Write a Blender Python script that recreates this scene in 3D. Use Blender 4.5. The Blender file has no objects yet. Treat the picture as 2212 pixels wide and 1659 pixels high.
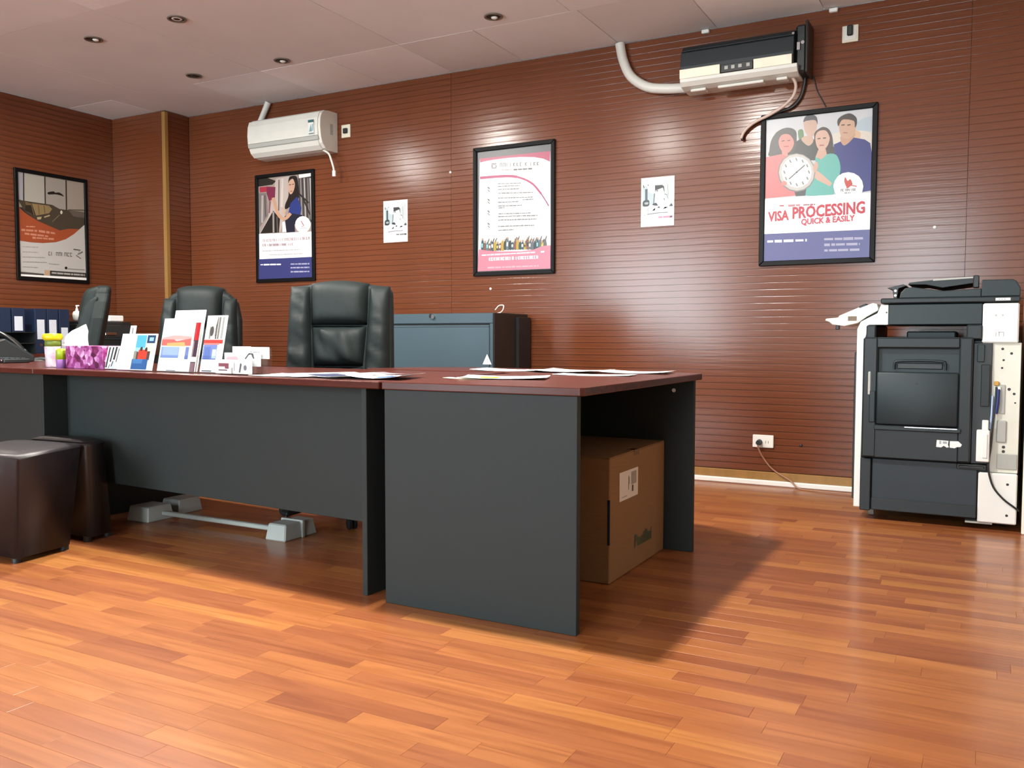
import bpy, bmesh, math, random
from mathutils import Vector, Matrix, noise
C = bpy.context.scene.collection
PI = math.pi
R = random.Random(11)

# ------------------------------------------------------------------ camera
cam = bpy.data.objects.new('camera', bpy.data.cameras.new('camera'))
C.objects.link(cam)
bpy.context.scene.camera = cam
cam.data.sensor_width = 36.0
cam.data.lens = 36.0 * 1889.76 / 2212.0
cam.data.clip_start = 0.02
YAW, PITCH, ROLL, EYE = -0.4952, -0.0532, 0.0014, 0.8683
fw = Vector((math.sin(YAW)*math.cos(PITCH), math.cos(YAW)*math.cos(PITCH), math.sin(PITCH)))
rt = Vector((math.cos(YAW), -math.sin(YAW), 0)); up = rt.cross(fw)
r2 = rt*math.cos(ROLL) + up*math.sin(ROLL); u2 = up*math.cos(ROLL) - rt*math.sin(ROLL)
cam.matrix_world = Matrix(((r2.x, u2.x, -fw.x, 0), (r2.y, u2.y, -fw.y, 0), (r2.z, u2.z, -fw.z, EYE), (0, 0, 0, 1)))

# ------------------------------------------------------------------ world, lights, exposure
sc = bpy.context.scene
sc.view_settings.view_transform = 'Standard'
sc.view_settings.look = 'None'
sc.view_settings.gamma = 1.0
sc.view_settings.use_curve_mapping = False
sc.view_settings.exposure = 0.15
w = bpy.data.worlds.new('overcast_sky'); sc.world = w; w.use_nodes = True
bg = w.node_tree.nodes['Background']; bg.inputs[0].default_value = (0.8, 0.93, 1.0, 1); bg.inputs[1].default_value = 21.0
ROOM_X0, ROOM_X1, ROOM_Y0, WALL_Y, CEIL = -6.52, 2.4, -3.4, 5.2205, 2.6974
DOWNLIGHTS_AND_FILL = [(-1.72, 2.52, 1.12), (-2.67, 2.5, .36), (-4.1, 3.05, .72), (-5.4, 2.7, .42), (-5.6, -.6, .05), (-1.2, -1.0, .05)]  # last two are fill lamps added behind the camera
LAMP_W = 105.0
WINDOWS = [(-6.0, -3.7, .3, 2.5), (-1.5, -.22, .3, 2.64)]   # shop windows behind the photographer

# ------------------------------------------------------------------ helpers
def lin(h):
    v = [int(h[i:i+2], 16)/255 for i in (0, 2, 4)]
    return [x/12.92 if x <= .04045 else ((x+.055)/1.055)**2.4 for x in v]
def col(h): return (*lin(h), 1.0)
MATS = {}
def mat(name, hx, rough=.5, metal=0., var=.08, scale=9., bump=0., bscale=120., stretch=(1, 1, 1), coat=0., spec=.5, hx2=None):
    if name in MATS: return MATS[name]
    m = bpy.data.materials.new(name); m.use_nodes = True; MATS[name] = m
    N, L = m.node_tree.nodes, m.node_tree.links
    b = N['Principled BSDF']; b.inputs['Roughness'].default_value = rough; b.inputs['Metallic'].default_value = metal
    b.inputs['Coat Weight'].default_value = coat; b.inputs['Coat Roughness'].default_value = .15
    b.inputs['Specular IOR Level'].default_value = spec
    tc = N.new('ShaderNodeTexCoord'); mp = N.new('ShaderNodeMapping'); mp.inputs['Scale'].default_value = stretch
    L.new(tc.outputs['Object'], mp.inputs[0])
    nz = N.new('ShaderNodeTexNoise'); nz.inputs['Scale'].default_value = scale; nz.inputs['Detail'].default_value = 5
    L.new(mp.outputs[0], nz.inputs['Vector'])
    rp = N.new('ShaderNodeValToRGB'); c = lin(hx); d = lin(hx2) if hx2 else None
    rp.color_ramp.elements[0].position = .3; rp.color_ramp.elements[1].position = .7
    rp.color_ramp.elements[0].color = (*[x*(1-var) for x in c], 1)
    rp.color_ramp.elements[1].color = (*(d if d else [min(1, x*(1+var)) for x in c]), 1)
    L.new(nz.outputs['Fac'], rp.inputs[0]); L.new(rp.outputs[0], b.inputs['Base Color'])
    if bump:
        n2 = N.new('ShaderNodeTexNoise'); n2.inputs['Scale'].default_value = bscale; n2.inputs['Detail'].default_value = 3
        L.new(mp.outputs[0], n2.inputs['Vector'])
        bp = N.new('ShaderNodeBump'); bp.inputs['Strength'].default_value = bump; bp.inputs['Distance'].default_value = .002
        L.new(n2.outputs['Fac'], bp.inputs['Height']); L.new(bp.outputs[0], b.inputs['Normal'])
    return m
def attr_mat(name, rough=.4, coat=0.):       # flat print: each inked shape carries its own colour
    m = bpy.data.materials.new(name); m.use_nodes = True; MATS[name] = m
    N, L = m.node_tree.nodes, m.node_tree.links; b = N['Principled BSDF']; b.inputs['Roughness'].default_value = rough
    b.inputs['Coat Weight'].default_value = coat; b.inputs['Coat Roughness'].default_value = .12
    a = N.new('ShaderNodeAttribute'); a.attribute_name = 'Col'
    nz = N.new('ShaderNodeTexNoise'); nz.inputs['Scale'].default_value = 60
    mx = N.new('ShaderNodeMix'); mx.data_type = 'RGBA'; mx.blend_type = 'MULTIPLY'; mx.inputs[0].default_value = .08
    L.new(a.outputs['Color'], mx.inputs[6]); L.new(nz.outputs['Color'], mx.inputs[7]); L.new(mx.outputs[2], b.inputs['Base Color'])
    return m
def plastic_clear(name, tint=(1, 1, 1)):
    m = bpy.data.materials.new(name); m.use_nodes = True; MATS[name] = m
    N, L = m.node_tree.nodes, m.node_tree.links; N.remove(N['Principled BSDF'])
    t = N.new('ShaderNodeBsdfTransparent'); t.inputs[0].default_value = (*tint, 1)
    g = N.new('ShaderNodeBsdfGlossy'); g.inputs['Roughness'].default_value = .06
    f = N.new('ShaderNodeLayerWeight'); f.inputs['Blend'].default_value = .15
    nz = N.new('ShaderNodeTexNoise'); nz.inputs['Scale'].default_value = 8; ma = N.new('ShaderNodeMath'); ma.operation = 'MULTIPLY_ADD'
    ma.inputs[1].default_value = .02; L.new(nz.outputs['Fac'], ma.inputs[0]); fm = N.new('ShaderNodeMath'); fm.operation = 'MULTIPLY'; fm.inputs[1].default_value = .15; L.new(f.outputs['Facing'], fm.inputs[0]); L.new(fm.outputs[0], ma.inputs[2])
    x = N.new('ShaderNodeMixShader'); L.new(ma.outputs[0], x.inputs[0]); L.new(t.outputs[0], x.inputs[1]); L.new(g.outputs[0], x.inputs[2])
    L.new(x.outputs[0], N['Material Output'].inputs[0]); return m

class MB:
    def __init__(s): s.v = []; s.f = []; s.mi = []; s.sm = []
    def add(s, v, f, mi=0, sm=False):
        o = len(s.v); s.v += [tuple(p) for p in v]
        for q in f: s.f.append([o+i for i in q]); s.mi.append(mi); s.sm.append(sm)
        return s
    def bm(s, b, mi=0, sm=False, M=None):
        b.verts.index_update()
        s.add([(M @ v.co if M else v.co) for v in b.verts], [[v.index for v in f.verts] for f in b.faces], mi, sm); b.free(); return s
    def box(s, x0, x1, y0, y1, z0, z1, bev=0., mi=0, M=None, seg=1):
        b = bmesh.new(); bmesh.ops.create_cube(b, size=1)
        for v in b.verts: v.co = Vector(((x0+x1)/2+v.co.x*(x1-x0), (y0+y1)/2+v.co.y*(y1-y0), (z0+z1)/2+v.co.z*(z1-z0)))
        if bev: bmesh.ops.bevel(b, geom=b.edges[:], offset=min(bev, .49*min(abs(x1-x0), abs(y1-y0), abs(z1-z0))), segments=seg, affect='EDGES', profile=.5)
        return s.bm(b, mi, seg > 1, M)
    def prism(s, pts, h, axis='y', a0=0., mi=0, bev=0., seg=2, M=None):
        """outline pts (2-D) extruded by h along axis; x: (y,z), y: (x,z), z: (x,y)"""
        P = {'x': lambda p, a: (a, p[0], p[1]), 'y': lambda p, a: (p[0], a, p[1]), 'z': lambda p, a: (p[0], p[1], a)}[axis]
        b = bmesh.new(); n = len(pts)
        A = [b.verts.new(P(p, a0)) for p in pts]; B = [b.verts.new(P(p, a0+h)) for p in pts]
        b.faces.new(A); b.faces.new(B)
        for i in range(n): b.faces.new((A[i], A[(i+1) % n], B[(i+1) % n], B[i]))
        bmesh.ops.recalc_face_normals(b, faces=b.faces[:])
        if bev: bmesh.ops.bevel(b, geom=[e for e in b.edges if len(e.link_faces) == 2 and e.calc_face_angle(0) > .7], offset=bev, segments=seg, affect='EDGES', profile=.5)
        return s.bm(b, mi, False, M)
    def cyl(s, c, r, h, axis='z', n=16, r1=None, mi=0, sm=True, M=None):
        r1 = r if r1 is None else r1; v = []; f = []
        for k in range(n):
            t = 2*PI*k/n; a, b_ = math.cos(t), math.sin(t)
            for rr, hh in ((r, 0), (r1, h)):
                p = {'z': (a*rr, b_*rr, hh), 'y': (a*rr, hh, b_*rr), 'x': (hh, a*rr, b_*rr)}[axis]
                v.append(Vector(c)+Vector(p))
        for k in range(n): j = (k+1) % n; f.append((2*k, 2*j, 2*j+1, 2*k+1))
        if M: v = [M @ p for p in v]
        s.add(v, f, mi, sm); s.add([v[2*k] for k in range(n)], [list(range(n))[::-1]], mi); s.add([v[2*k+1] for k in range(n)], [list(range(n))], mi); return s
    def lathe(s, prof, c=(0, 0, 0), n=24, mi=0, M=None):
        v = []; f = []; m = len(prof)
        for k in range(n):
            t = 2*PI*k/n
            for r, z in prof: v.append(Vector((c[0]+r*math.cos(t), c[1]+r*math.sin(t), c[2]+z)))
        for k in range(n):
            j = (k+1) % n
            for i in range(m-1): f.append((k*m+i, j*m+i, j*m+i+1, k*m+i+1))
        if M: v = [M @ p for p in v]
        return s.add(v, f, mi, True)
    def tube(s, pts, r, n=8, sub=4, mi=0, ry=None):
        P = [Vector(p) for p in pts]
        if sub > 1 and len(P) > 2:
            Q = [2*P[0]-P[1]]+P+[2*P[-1]-P[-2]]; O = []
            for i in range(1, len(Q)-2):
                a, b, c, d = Q[i-1:i+3]
                for k in range(sub):
                    t = k/sub; O.append(.5*((2*b)+(c-a)*t+(2*a-5*b+4*c-d)*t*t+(-a+3*b-3*c+d)*t**3))
            P = O+[P[-1]]
        v = []; f = []; ref = Vector((.13, .2, 1)).normalized()
        for i, p in enumerate(P):
            d = (P[min(i+1, len(P)-1)]-P[max(i-1, 0)]).normalized(); x = d.cross(ref)
            if x.length < 1e-4: x = d.cross(Vector((1, 0, 0)))
            x.normalize(); y = d.cross(x)
            for k in range(n):
                t = 2*PI*k/n; v.append(p+x*(r*math.cos(t))+y*((ry or r)*math.sin(t)))
        for i in range(len(P)-1):
            for k in range(n): j = (k+1) % n; f.append((i*n+k, i*n+j, (i+1)*n+j, (i+1)*n+k))
        s.add(v, f, mi, True); s.add(v[:n], [list(range(n))[::-1]], mi); s.add(v[-n:], [list(range(n))], mi); return s
    def build(s, name, mats, parent=None, loc=None, rot=None):
        me = bpy.data.meshes.new(name); me.from_pydata(s.v, [], s.f); me.validate()
        if not isinstance(mats, (list, tuple)): mats = [mats]
        for m in mats: me.materials.append(m)
        if len(me.polygons) == len(s.f):
            me.polygons.foreach_set('material_index', s.mi); me.polygons.foreach_set('use_smooth', s.sm)
        b = bmesh.new(); b.from_mesh(me); bmesh.ops.recalc_face_normals(b, faces=b.faces[:]); b.to_mesh(me); b.free()
        o = bpy.data.objects.new(name, me); C.objects.link(o)
        if parent: o.parent = parent
        if loc: o.location = loc
        if rot: o.rotation_euler = rot
        return o
def thing(name, label, cat, loc=(0, 0, 0), rotz=0, group=None):
    o = bpy.data.objects.new(name, None); C.objects.link(o); o.location = loc; o.rotation_euler = (0, 0, rotz)
    o.empty_display_size = .05; return tag(o, label, cat, group)
def tag(o, label, cat, group=None):
    o['label'] = label; o['category'] = cat
    if group: o['group'] = group
    return o
def struct(o): o['kind'] = 'structure'; return o
def copy_tree(o, parent=None):
    c = o.copy(); C.objects.link(c)
    if parent: c.parent = parent
    for ch in list(o.children): copy_tree(ch, c)
    return c

def ink(hx):
    """print colours darkened to offset the bright lamps; paper white stays"""
    v = [int(hx[i:i+2], 16) for i in (0, 2, 4)]
    k = 1 if min(v) > 225 else .84
    return '%02x%02x%02x' % tuple(int(x*k) for x in v)

class Art:
    """flat print on a sheet in the local xz plane facing -y; shapes are inked one above the other"""
    def __init__(s, w, h, step=.00012): s.w, s.h, s.v, s.f, s.c, s.k, s.step = w, h, [], [], [], 0, step
    def poly(s, hx, uv, nolayer=False):
        if not nolayer: s.k += 1
        o = len(s.v); y = -s.step*s.k
        P = []
        for q in uv:
            if not P or (abs(q[0]-P[-1][0]) > 1e-6 or abs(q[1]-P[-1][1]) > 1e-6): P.append(q)
        if len(P) < 3: return s
        s.v += [(u*s.w, y, v*s.h) for u, v in P]; s.f.append(list(range(o, o+len(P)))); s.c.append(col(hx)); return s
    def rect(s, hx, u0, v0, u1, v1): return s.poly(hx, [(u0, v0), (u1, v0), (u1, v1), (u0, v1)])
    def ell(s, hx, u, v, ru, rv, n=16): return s.poly(hx, [(u+ru*math.cos(2*PI*k/n), v+rv*math.sin(2*PI*k/n)) for k in range(n)])
    def data(s, key):
        for hx, d in ART[key]: s.poly(ink(hx), [(d[i], d[i+1]) for i in range(0, len(d), 2)])
        return s
    def text(s, hx, t, u, v, hgt, width=None, slope=0.):
        cu = bpy.data.curves.new('lettering', 'FONT'); cu.body = t; cu.resolution_u = 2; cu.offset = .03
        o = bpy.data.objects.new('lettering', cu); C.objects.link(o); dg = bpy.context.evaluated_depsgraph_get()
        me = bpy.data.meshes.new_from_object(o.evaluated_get(dg)); bpy.data.objects.remove(o); bpy.data.curves.remove(cu)
        xs = [p.co.x for p in me.vertices]; ys = [p.co.y for p in me.vertices]
        k = hgt*s.h/(max(ys)-min(ys)); kx = (width*s.w/(max(xs)-min(xs))) if width else k
        s.k += 1; b = len(s.v); y = -s.step*s.k
        s.v += [(u*s.w+(p.co.x-min(xs))*kx, y, v*s.h+(p.co.y-min(ys))*k+slope*(p.co.x-min(xs))*kx) for p in me.vertices]
        for p in me.polygons: s.f.append([b+i for i in p.vertices]); s.c.append(col(hx))
        bpy.data.meshes.remove(me); return s
    def build(s, name, parent, loc=None, rot=None, m='print', x0=None):
        me = bpy.data.meshes.new(name); me.from_pydata(s.v, [], s.f); me.materials.append(MATS[m])
        a = me.color_attributes.new('Col', 'FLOAT_COLOR', 'CORNER')
        for p, c in zip(me.polygons, s.c):
            for li in p.loop_indices: a.data[li].color = c
        bb = bmesh.new(); bb.from_mesh(me)
        for f in bb.faces:
            if f.normal.y > 0: f.normal_flip()
        bb.to_mesh(me); bb.free()
        o = bpy.data.objects.new(name, me); C.objects.link(o); o.parent = parent
        if loc: o.location = loc
        if rot: o.rotation_euler = rot
        return o
# shapes of the printed posters: colour, then u, v pairs on the sheet
ART = {
 'visa': [('dfe3e8',[.0,1.0,1.0,1.0,.999,.435,.002,.444]),('c9d8e4',[.86,.918,.889,.93,.931,.94,.972,.946,1.0,.943,1.0,.926,1.0,.898,1.0,.869,1.0,.851,.976,.845,.934,.846,.892,.852,.863,.861,.849,.873,.844,.889,.847,.905]),('f1e9dc',[.648,.854,.679,.862,.725,.865,.776,.866,.824,.863,.873,.86,.925,.854,.972,.844,1.0,.829,1.0,.804,1.0,.77,1.0,.739,1.0,.722,.934,.727,.83,.744,.724,.768,.651,.789,.621,.807,.616,.825,.627,.842]),('6a8f5a',[.313,.9,.322,.907,.335,.91,.349,.909,.359,.904,.365,.891,.369,.871,.369,.851,.367,.837,.36,.83,.348,.826,.336,.827,.326,.832,.32,.846,.315,.865,.312,.886]),('efc9a4',[.844,.862,.854,.863,.869,.859,.884,.852,.893,.844,.896,.834,.895,.821,.892,.809,.885,.802,.875,.8,.86,.801,.846,.806,.836,.812,.833,.824,.834,.839,.837,.854]),('3d3f3b',[.286,.813,.297,.826,.311,.834,.327,.839,.346,.842,.367,.844,.389,.844,.415,.842,.448,.835,.495,.824,.551,.81,.604,.793,.642,.775,.667,.752,.684,.726,.684,.702,.656,.687,.579,.683,.465,.686,.349,.696,.27,.71,.244,.732,.25,.761,.27,.791]),('d9b49c',[.347,.835,.346,.843,.353,.85,.364,.855,.376,.858,.392,.86,.41,.86,.429,.858,.443,.854,.452,.847,.458,.836,.461,.826,.459,.816,.453,.807,.442,.798,.429,.791,.415,.79,.397,.796,.376,.809,.358,.823]),('dcb5a2',[.366,.969,.376,.977,.389,.982,.406,.984,.422,.983,.439,.98,.459,.975,.476,.967,.488,.956,.493,.941,.493,.922,.49,.903,.486,.887,.482,.875,.475,.865,.467,.858,.458,.853,.446,.851,.433,.852,.419,.855,.407,.86,.397,.868,.388,.878,.38,.889,.374,.903,.369,.919,.365,.938,.363,.956]),('33363c',[.362,.958,.362,.965,.366,.975,.372,.986,.381,.994,.392,.999,.406,1.0,.421,1.0,.436,1.0,.45,1.0,.464,.997,.477,.99,.487,.982,.493,.969,.497,.953,.497,.938,.497,.93,.494,.933,.49,.942,.484,.954,.473,.961,.456,.964,.433,.965,.41,.964,.392,.964,.38,.962,.371,.959,.365,.957]),('2b2f86',[.651,.781,.72,.799,.826,.817,.934,.795,.984,.767,1.0,.694,1.0,.449,.923,.443,.7,.582,.666,.686]),('d8a98a',[.714,.803,.719,.792,.728,.781,.738,.771,.751,.768,.766,.772,.785,.781,.803,.792,.817,.803,.83,.813,.842,.824,.849,.834,.845,.841,.823,.844,.789,.846,.753,.845,.727,.841,.716,.834,.711,.824,.712,.813]),('dfb496',[.696,.909,.695,.923,.695,.935,.699,.944,.712,.951,.739,.953,.776,.952,.813,.948,.84,.941,.851,.93,.855,.915,.854,.898,.852,.883,.851,.87,.848,.856,.843,.844,.835,.834,.824,.825,.809,.817,.793,.811,.778,.809,.762,.811,.746,.816,.73,.824,.718,.835,.709,.851,.702,.871,.698,.891]),('3a2c25',[.69,.902,.686,.908,.682,.92,.68,.934,.683,.946,.69,.954,.702,.962,.716,.969,.731,.974,.747,.978,.764,.981,.782,.982,.799,.98,.815,.975,.83,.967,.844,.957,.854,.947,.859,.937,.861,.925,.86,.913,.859,.904,.856,.896,.852,.888,.847,.884,.842,.884,.841,.891,.841,.903,.839,.917,.831,.928,.812,.934,.787,.94,.762,.943,.742,.945,.73,.944,.723,.942,.718,.938,.713,.933,.706,.924,.7,.914,.694,.905]),('4a342c',[.72,.903,.75,.905,.748,.912,.718,.911]),('4a342c',[.774,.899,.804,.901,.802,.908,.772,.907]),('b86a5c',[.736,.852,.776,.848,.776,.854,.737,.858]),('4d4a47',[.036,.785,.038,.801,.042,.821,.047,.84,.056,.858,.067,.874,.082,.889,.098,.903,.117,.913,.138,.921,.162,.927,.187,.93,.209,.931,.23,.928,.25,.924,.268,.917,.282,.909,.291,.901,.296,.891,.299,.879,.3,.864,.3,.842,.3,.815,.297,.789,.288,.769,.275,.755,.257,.746,.235,.74,.207,.737,.167,.735,.118,.735,.072,.738,.039,.743,.026,.751,.026,.76,.031,.771]),('ef7f7f',[.002,.738,.081,.744,.165,.75,.228,.735,.314,.648,.301,.452,.004,.447]),('e2958a',[.125,.839,.128,.852,.136,.866,.146,.877,.159,.885,.176,.888,.195,.888,.215,.885,.232,.879,.246,.87,.259,.857,.27,.842,.275,.829,.276,.815,.272,.802,.265,.789,.257,.778,.246,.768,.234,.76,.22,.754,.206,.751,.193,.753,.178,.759,.165,.767,.153,.777,.143,.79,.133,.807,.127,.824]),('5c3a35',[.157,.837,.183,.839,.181,.846,.155,.844]),('5c3a35',[.213,.837,.239,.836,.238,.843,.212,.843]),('c05050',[.179,.798,.225,.797,.225,.803,.178,.805]),('e2958a',[.159,.769,.216,.766,.218,.728,.165,.743]),('46362f',[.469,.837,.468,.851,.467,.862,.47,.872,.477,.881,.49,.89,.508,.899,.528,.906,.546,.909,.562,.907,.578,.903,.593,.896,.607,.886,.617,.874,.626,.859,.634,.843,.639,.826,.643,.807,.646,.786,.646,.767,.643,.753,.635,.747,.625,.745,.611,.747,.593,.749,.567,.75,.535,.751,.504,.755,.482,.763,.471,.778,.468,.799,.468,.82]),('e0b49e',[.512,.761,.578,.757,.595,.705,.536,.687,.484,.708]),('e6bba6',[.478,.844,.481,.857,.487,.867,.496,.876,.507,.882,.522,.886,.541,.887,.561,.886,.577,.881,.59,.871,.601,.857,.61,.842,.614,.828,.613,.814,.608,.8,.601,.786,.592,.774,.581,.764,.569,.754,.556,.747,.543,.745,.531,.748,.518,.755,.506,.765,.496,.777,.489,.792,.483,.81,.479,.829]),('4a302a',[.5,.828,.528,.828,.526,.836,.498,.835]),('4a302a',[.552,.828,.58,.828,.579,.835,.551,.836]),('b85a58',[.52,.781,.562,.78,.561,.787,.519,.789]),('69c5b9',[.484,.708,.497,.705,.516,.693,.536,.687,.554,.695,.573,.71,.594,.72,.621,.722,.65,.719,.674,.711,.691,.696,.703,.676,.712,.654,.718,.631,.72,.606,.715,.581,.697,.557,.672,.534,.654,.511,.655,.489,.664,.468,.667,.452,.664,.444,.656,.44,.628,.439,.559,.439,.47,.44,.404,.447,.384,.459,.389,.476,.402,.495,.425,.516,.457,.54,.481,.565,.488,.594,.488,.625,.487,.653,.485,.677,.482,.697]),('e6bba6',[.478,.624,.54,.591,.644,.519,.625,.498,.502,.549,.465,.581]),('4b524f',[.29,.478,.402,.495,.394,.447,.302,.448]),('8f8c88',[.485,.602,.474,.551,.437,.509,.38,.483,.311,.476,.24,.49,.18,.522,.138,.569,.122,.622,.134,.674,.172,.715,.23,.741,.299,.747,.369,.732,.429,.7,.469,.654]),('d9d6d0',[.477,.603,.466,.555,.431,.516,.377,.491,.312,.485,.246,.498,.189,.529,.149,.573,.134,.623,.146,.672,.181,.711,.236,.735,.302,.741,.367,.727,.424,.696,.462,.653]),('f3f1ec',[.45,.606,.441,.566,.412,.533,.366,.512,.312,.506,.256,.518,.207,.544,.174,.581,.161,.623,.171,.664,.201,.697,.247,.718,.302,.722,.358,.711,.405,.685,.438,.648]),('8a8782',[.291,.712,.304,.69,.315,.693,.302,.715]),('8a8782',[.351,.696,.364,.675,.375,.678,.362,.699]),('8a8782',[.395,.662,.408,.64,.419,.643,.406,.665]),('8a8782',[.413,.617,.426,.596,.437,.599,.424,.62]),('8a8782',[.399,.574,.412,.553,.423,.556,.41,.577]),('8a8782',[.357,.545,.37,.523,.382,.526,.368,.547]),('8a8782',[.298,.536,.312,.514,.323,.517,.31,.539]),('8a8782',[.238,.551,.252,.529,.263,.532,.25,.554]),('8a8782',[.193,.586,.206,.564,.218,.567,.204,.589]),('8a8782',[.175,.631,.189,.609,.2,.612,.187,.634]),('8a8782',[.189,.674,.203,.652,.214,.655,.201,.677]),('8a8782',[.232,.704,.245,.682,.257,.685,.243,.706]),('5a5853',[.237,.568,.388,.656,.382,.662,.231,.574]),('5a5853',[.316,.613,.316,.611,.314,.609,.311,.607,.307,.607,.304,.608,.301,.61,.298,.612,.298,.614,.298,.617,.3,.619,.303,.62,.307,.621,.31,.62,.313,.618,.315,.616]),('e0b49e',[.51,.634,.505,.62,.497,.61,.488,.604,.479,.603,.471,.607,.466,.616,.464,.629,.466,.643,.47,.656,.478,.667,.487,.673,.496,.674,.504,.669,.509,.66,.511,.648]),('e2958a',[.216,.542,.214,.536,.208,.531,.2,.528,.189,.527,.179,.529,.17,.533,.164,.539,.161,.545,.163,.551,.169,.556,.178,.559,.188,.56,.198,.558,.207,.554,.213,.549]),('fdfdfd',[.002,.444,.999,.435,1.0,.187,.0,.194]),('fdfdfd',[.931,.481,.923,.445,.895,.415,.852,.396,.801,.391,.748,.401,.703,.424,.671,.457,.659,.495,.668,.532,.696,.561,.739,.58,.791,.584,.843,.574,.888,.551,.919,.518]),('d84a3c',[.757,.535,.758,.541,.76,.547,.763,.552,.766,.553,.77,.548,.776,.54,.781,.531,.787,.526,.793,.527,.799,.531,.805,.536,.811,.536,.818,.53,.825,.52,.83,.51,.833,.502,.831,.497,.826,.494,.82,.491,.814,.488,.808,.484,.802,.48,.796,.477,.79,.477,.783,.481,.775,.488,.769,.497,.764,.506,.76,.513,.758,.521,.757,.529]),('d84a3c',[.803,.493,.872,.48,.873,.487,.804,.5]),('d84a3c',[.782,.492,.776,.477,.789,.473,.796,.488]),('55504e',[.726,.473,.726,.457,.731,.457,.73,.473]),('55504e',[.734,.473,.735,.457,.74,.457,.739,.473]),('55504e',[.726,.47,.737,.47,.736,.473,.725,.473]),('55504e',[.742,.473,.743,.457,.747,.457,.747,.473]),('55504e',[.742,.47,.753,.469,.753,.473,.742,.473]),('55504e',[.743,.457,.754,.456,.753,.46,.742,.46]),('55504e',[.769,.472,.77,.456,.775,.456,.774,.472]),('55504e',[.778,.472,.778,.456,.783,.456,.782,.472]),('55504e',[.769,.469,.78,.469,.78,.472,.769,.472]),('55504e',[.785,.472,.786,.456,.791,.456,.79,.472]),('55504e',[.794,.472,.795,.456,.799,.456,.799,.472]),('55504e',[.786,.469,.796,.468,.796,.472,.785,.472]),('55504e',[.802,.472,.802,.456,.807,.455,.806,.471]),('55504e',[.818,.471,.819,.455,.823,.455,.823,.471]),('55504e',[.834,.471,.835,.455,.84,.455,.839,.471]),('55504e',[.836,.462,.847,.468,.843,.471,.833,.464]),('55504e',[.833,.462,.844,.454,.847,.457,.836,.464]),('55504e',[.85,.471,.851,.455,.856,.454,.855,.47]),('55504e',[.852,.461,.863,.468,.859,.471,.849,.464]),('55504e',[.849,.461,.86,.454,.863,.456,.852,.464]),('8a8582',[.761,.448,.788,.447,.788,.441,.762,.441]),('8a8582',[.794,.447,.808,.447,.808,.44,.794,.441]),('8a8582',[.813,.446,.821,.446,.821,.441,.814,.441]),('d4707c',[.147,.393,.19,.392,.19,.381,.148,.382]),('dc8f98',[.231,.391,.298,.391,.298,.376,.232,.376]),('dc8f98',[.306,.39,.345,.389,.346,.377,.306,.377]),('b87a84',[.376,.387,.436,.386,.437,.377,.377,.378]),('b87a84',[.442,.387,.471,.387,.472,.375,.442,.376]),('b87a84',[.477,.386,.489,.386,.489,.376,.478,.376]),('5d5c9c',[.0,.194,1.0,.187,1.0,.0,.0,.0]),('e4e4f4',[.032,.147,.09,.146,.091,.132,.033,.132]),('e4e4f4',[.105,.148,.177,.147,.178,.129,.106,.13]),('e4e4f4',[.193,.147,.289,.146,.289,.128,.194,.129]),('e4e4f4',[.309,.144,.385,.143,.386,.129,.309,.13]),('e4e4f4',[.403,.145,.418,.144,.418,.127,.404,.127]),('b9b6d6',[.581,.143,.665,.142,.666,.127,.582,.129]),('b9b6d6',[.678,.142,.751,.14,.752,.125,.679,.127]),('b9b6d6',[.759,.142,.851,.141,.852,.122,.76,.123]),('b9b6d6',[.86,.139,.939,.137,.94,.122,.86,.123]),('b9b6d6',[.583,.106,.636,.105,.637,.087,.583,.088]),('b9b6d6',[.649,.105,.684,.104,.685,.087,.65,.088]),('b9b6d6',[.692,.103,.775,.102,.776,.087,.693,.088]),('b9b6d6',[.788,.102,.89,.101,.891,.084,.789,.086]),('b9b6d6',[.904,.099,.912,.099,.913,.085,.904,.085]),('b9b6d6',[.585,.066,.618,.065,.619,.05,.585,.051]),('b9b6d6',[.629,.065,.705,.064,.706,.049,.63,.05]),('b9b6d6',[.713,.064,.807,.063,.808,.048,.714,.049]),('b9b6d6',[.821,.063,.909,.062,.91,.046,.821,.047])],
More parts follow.
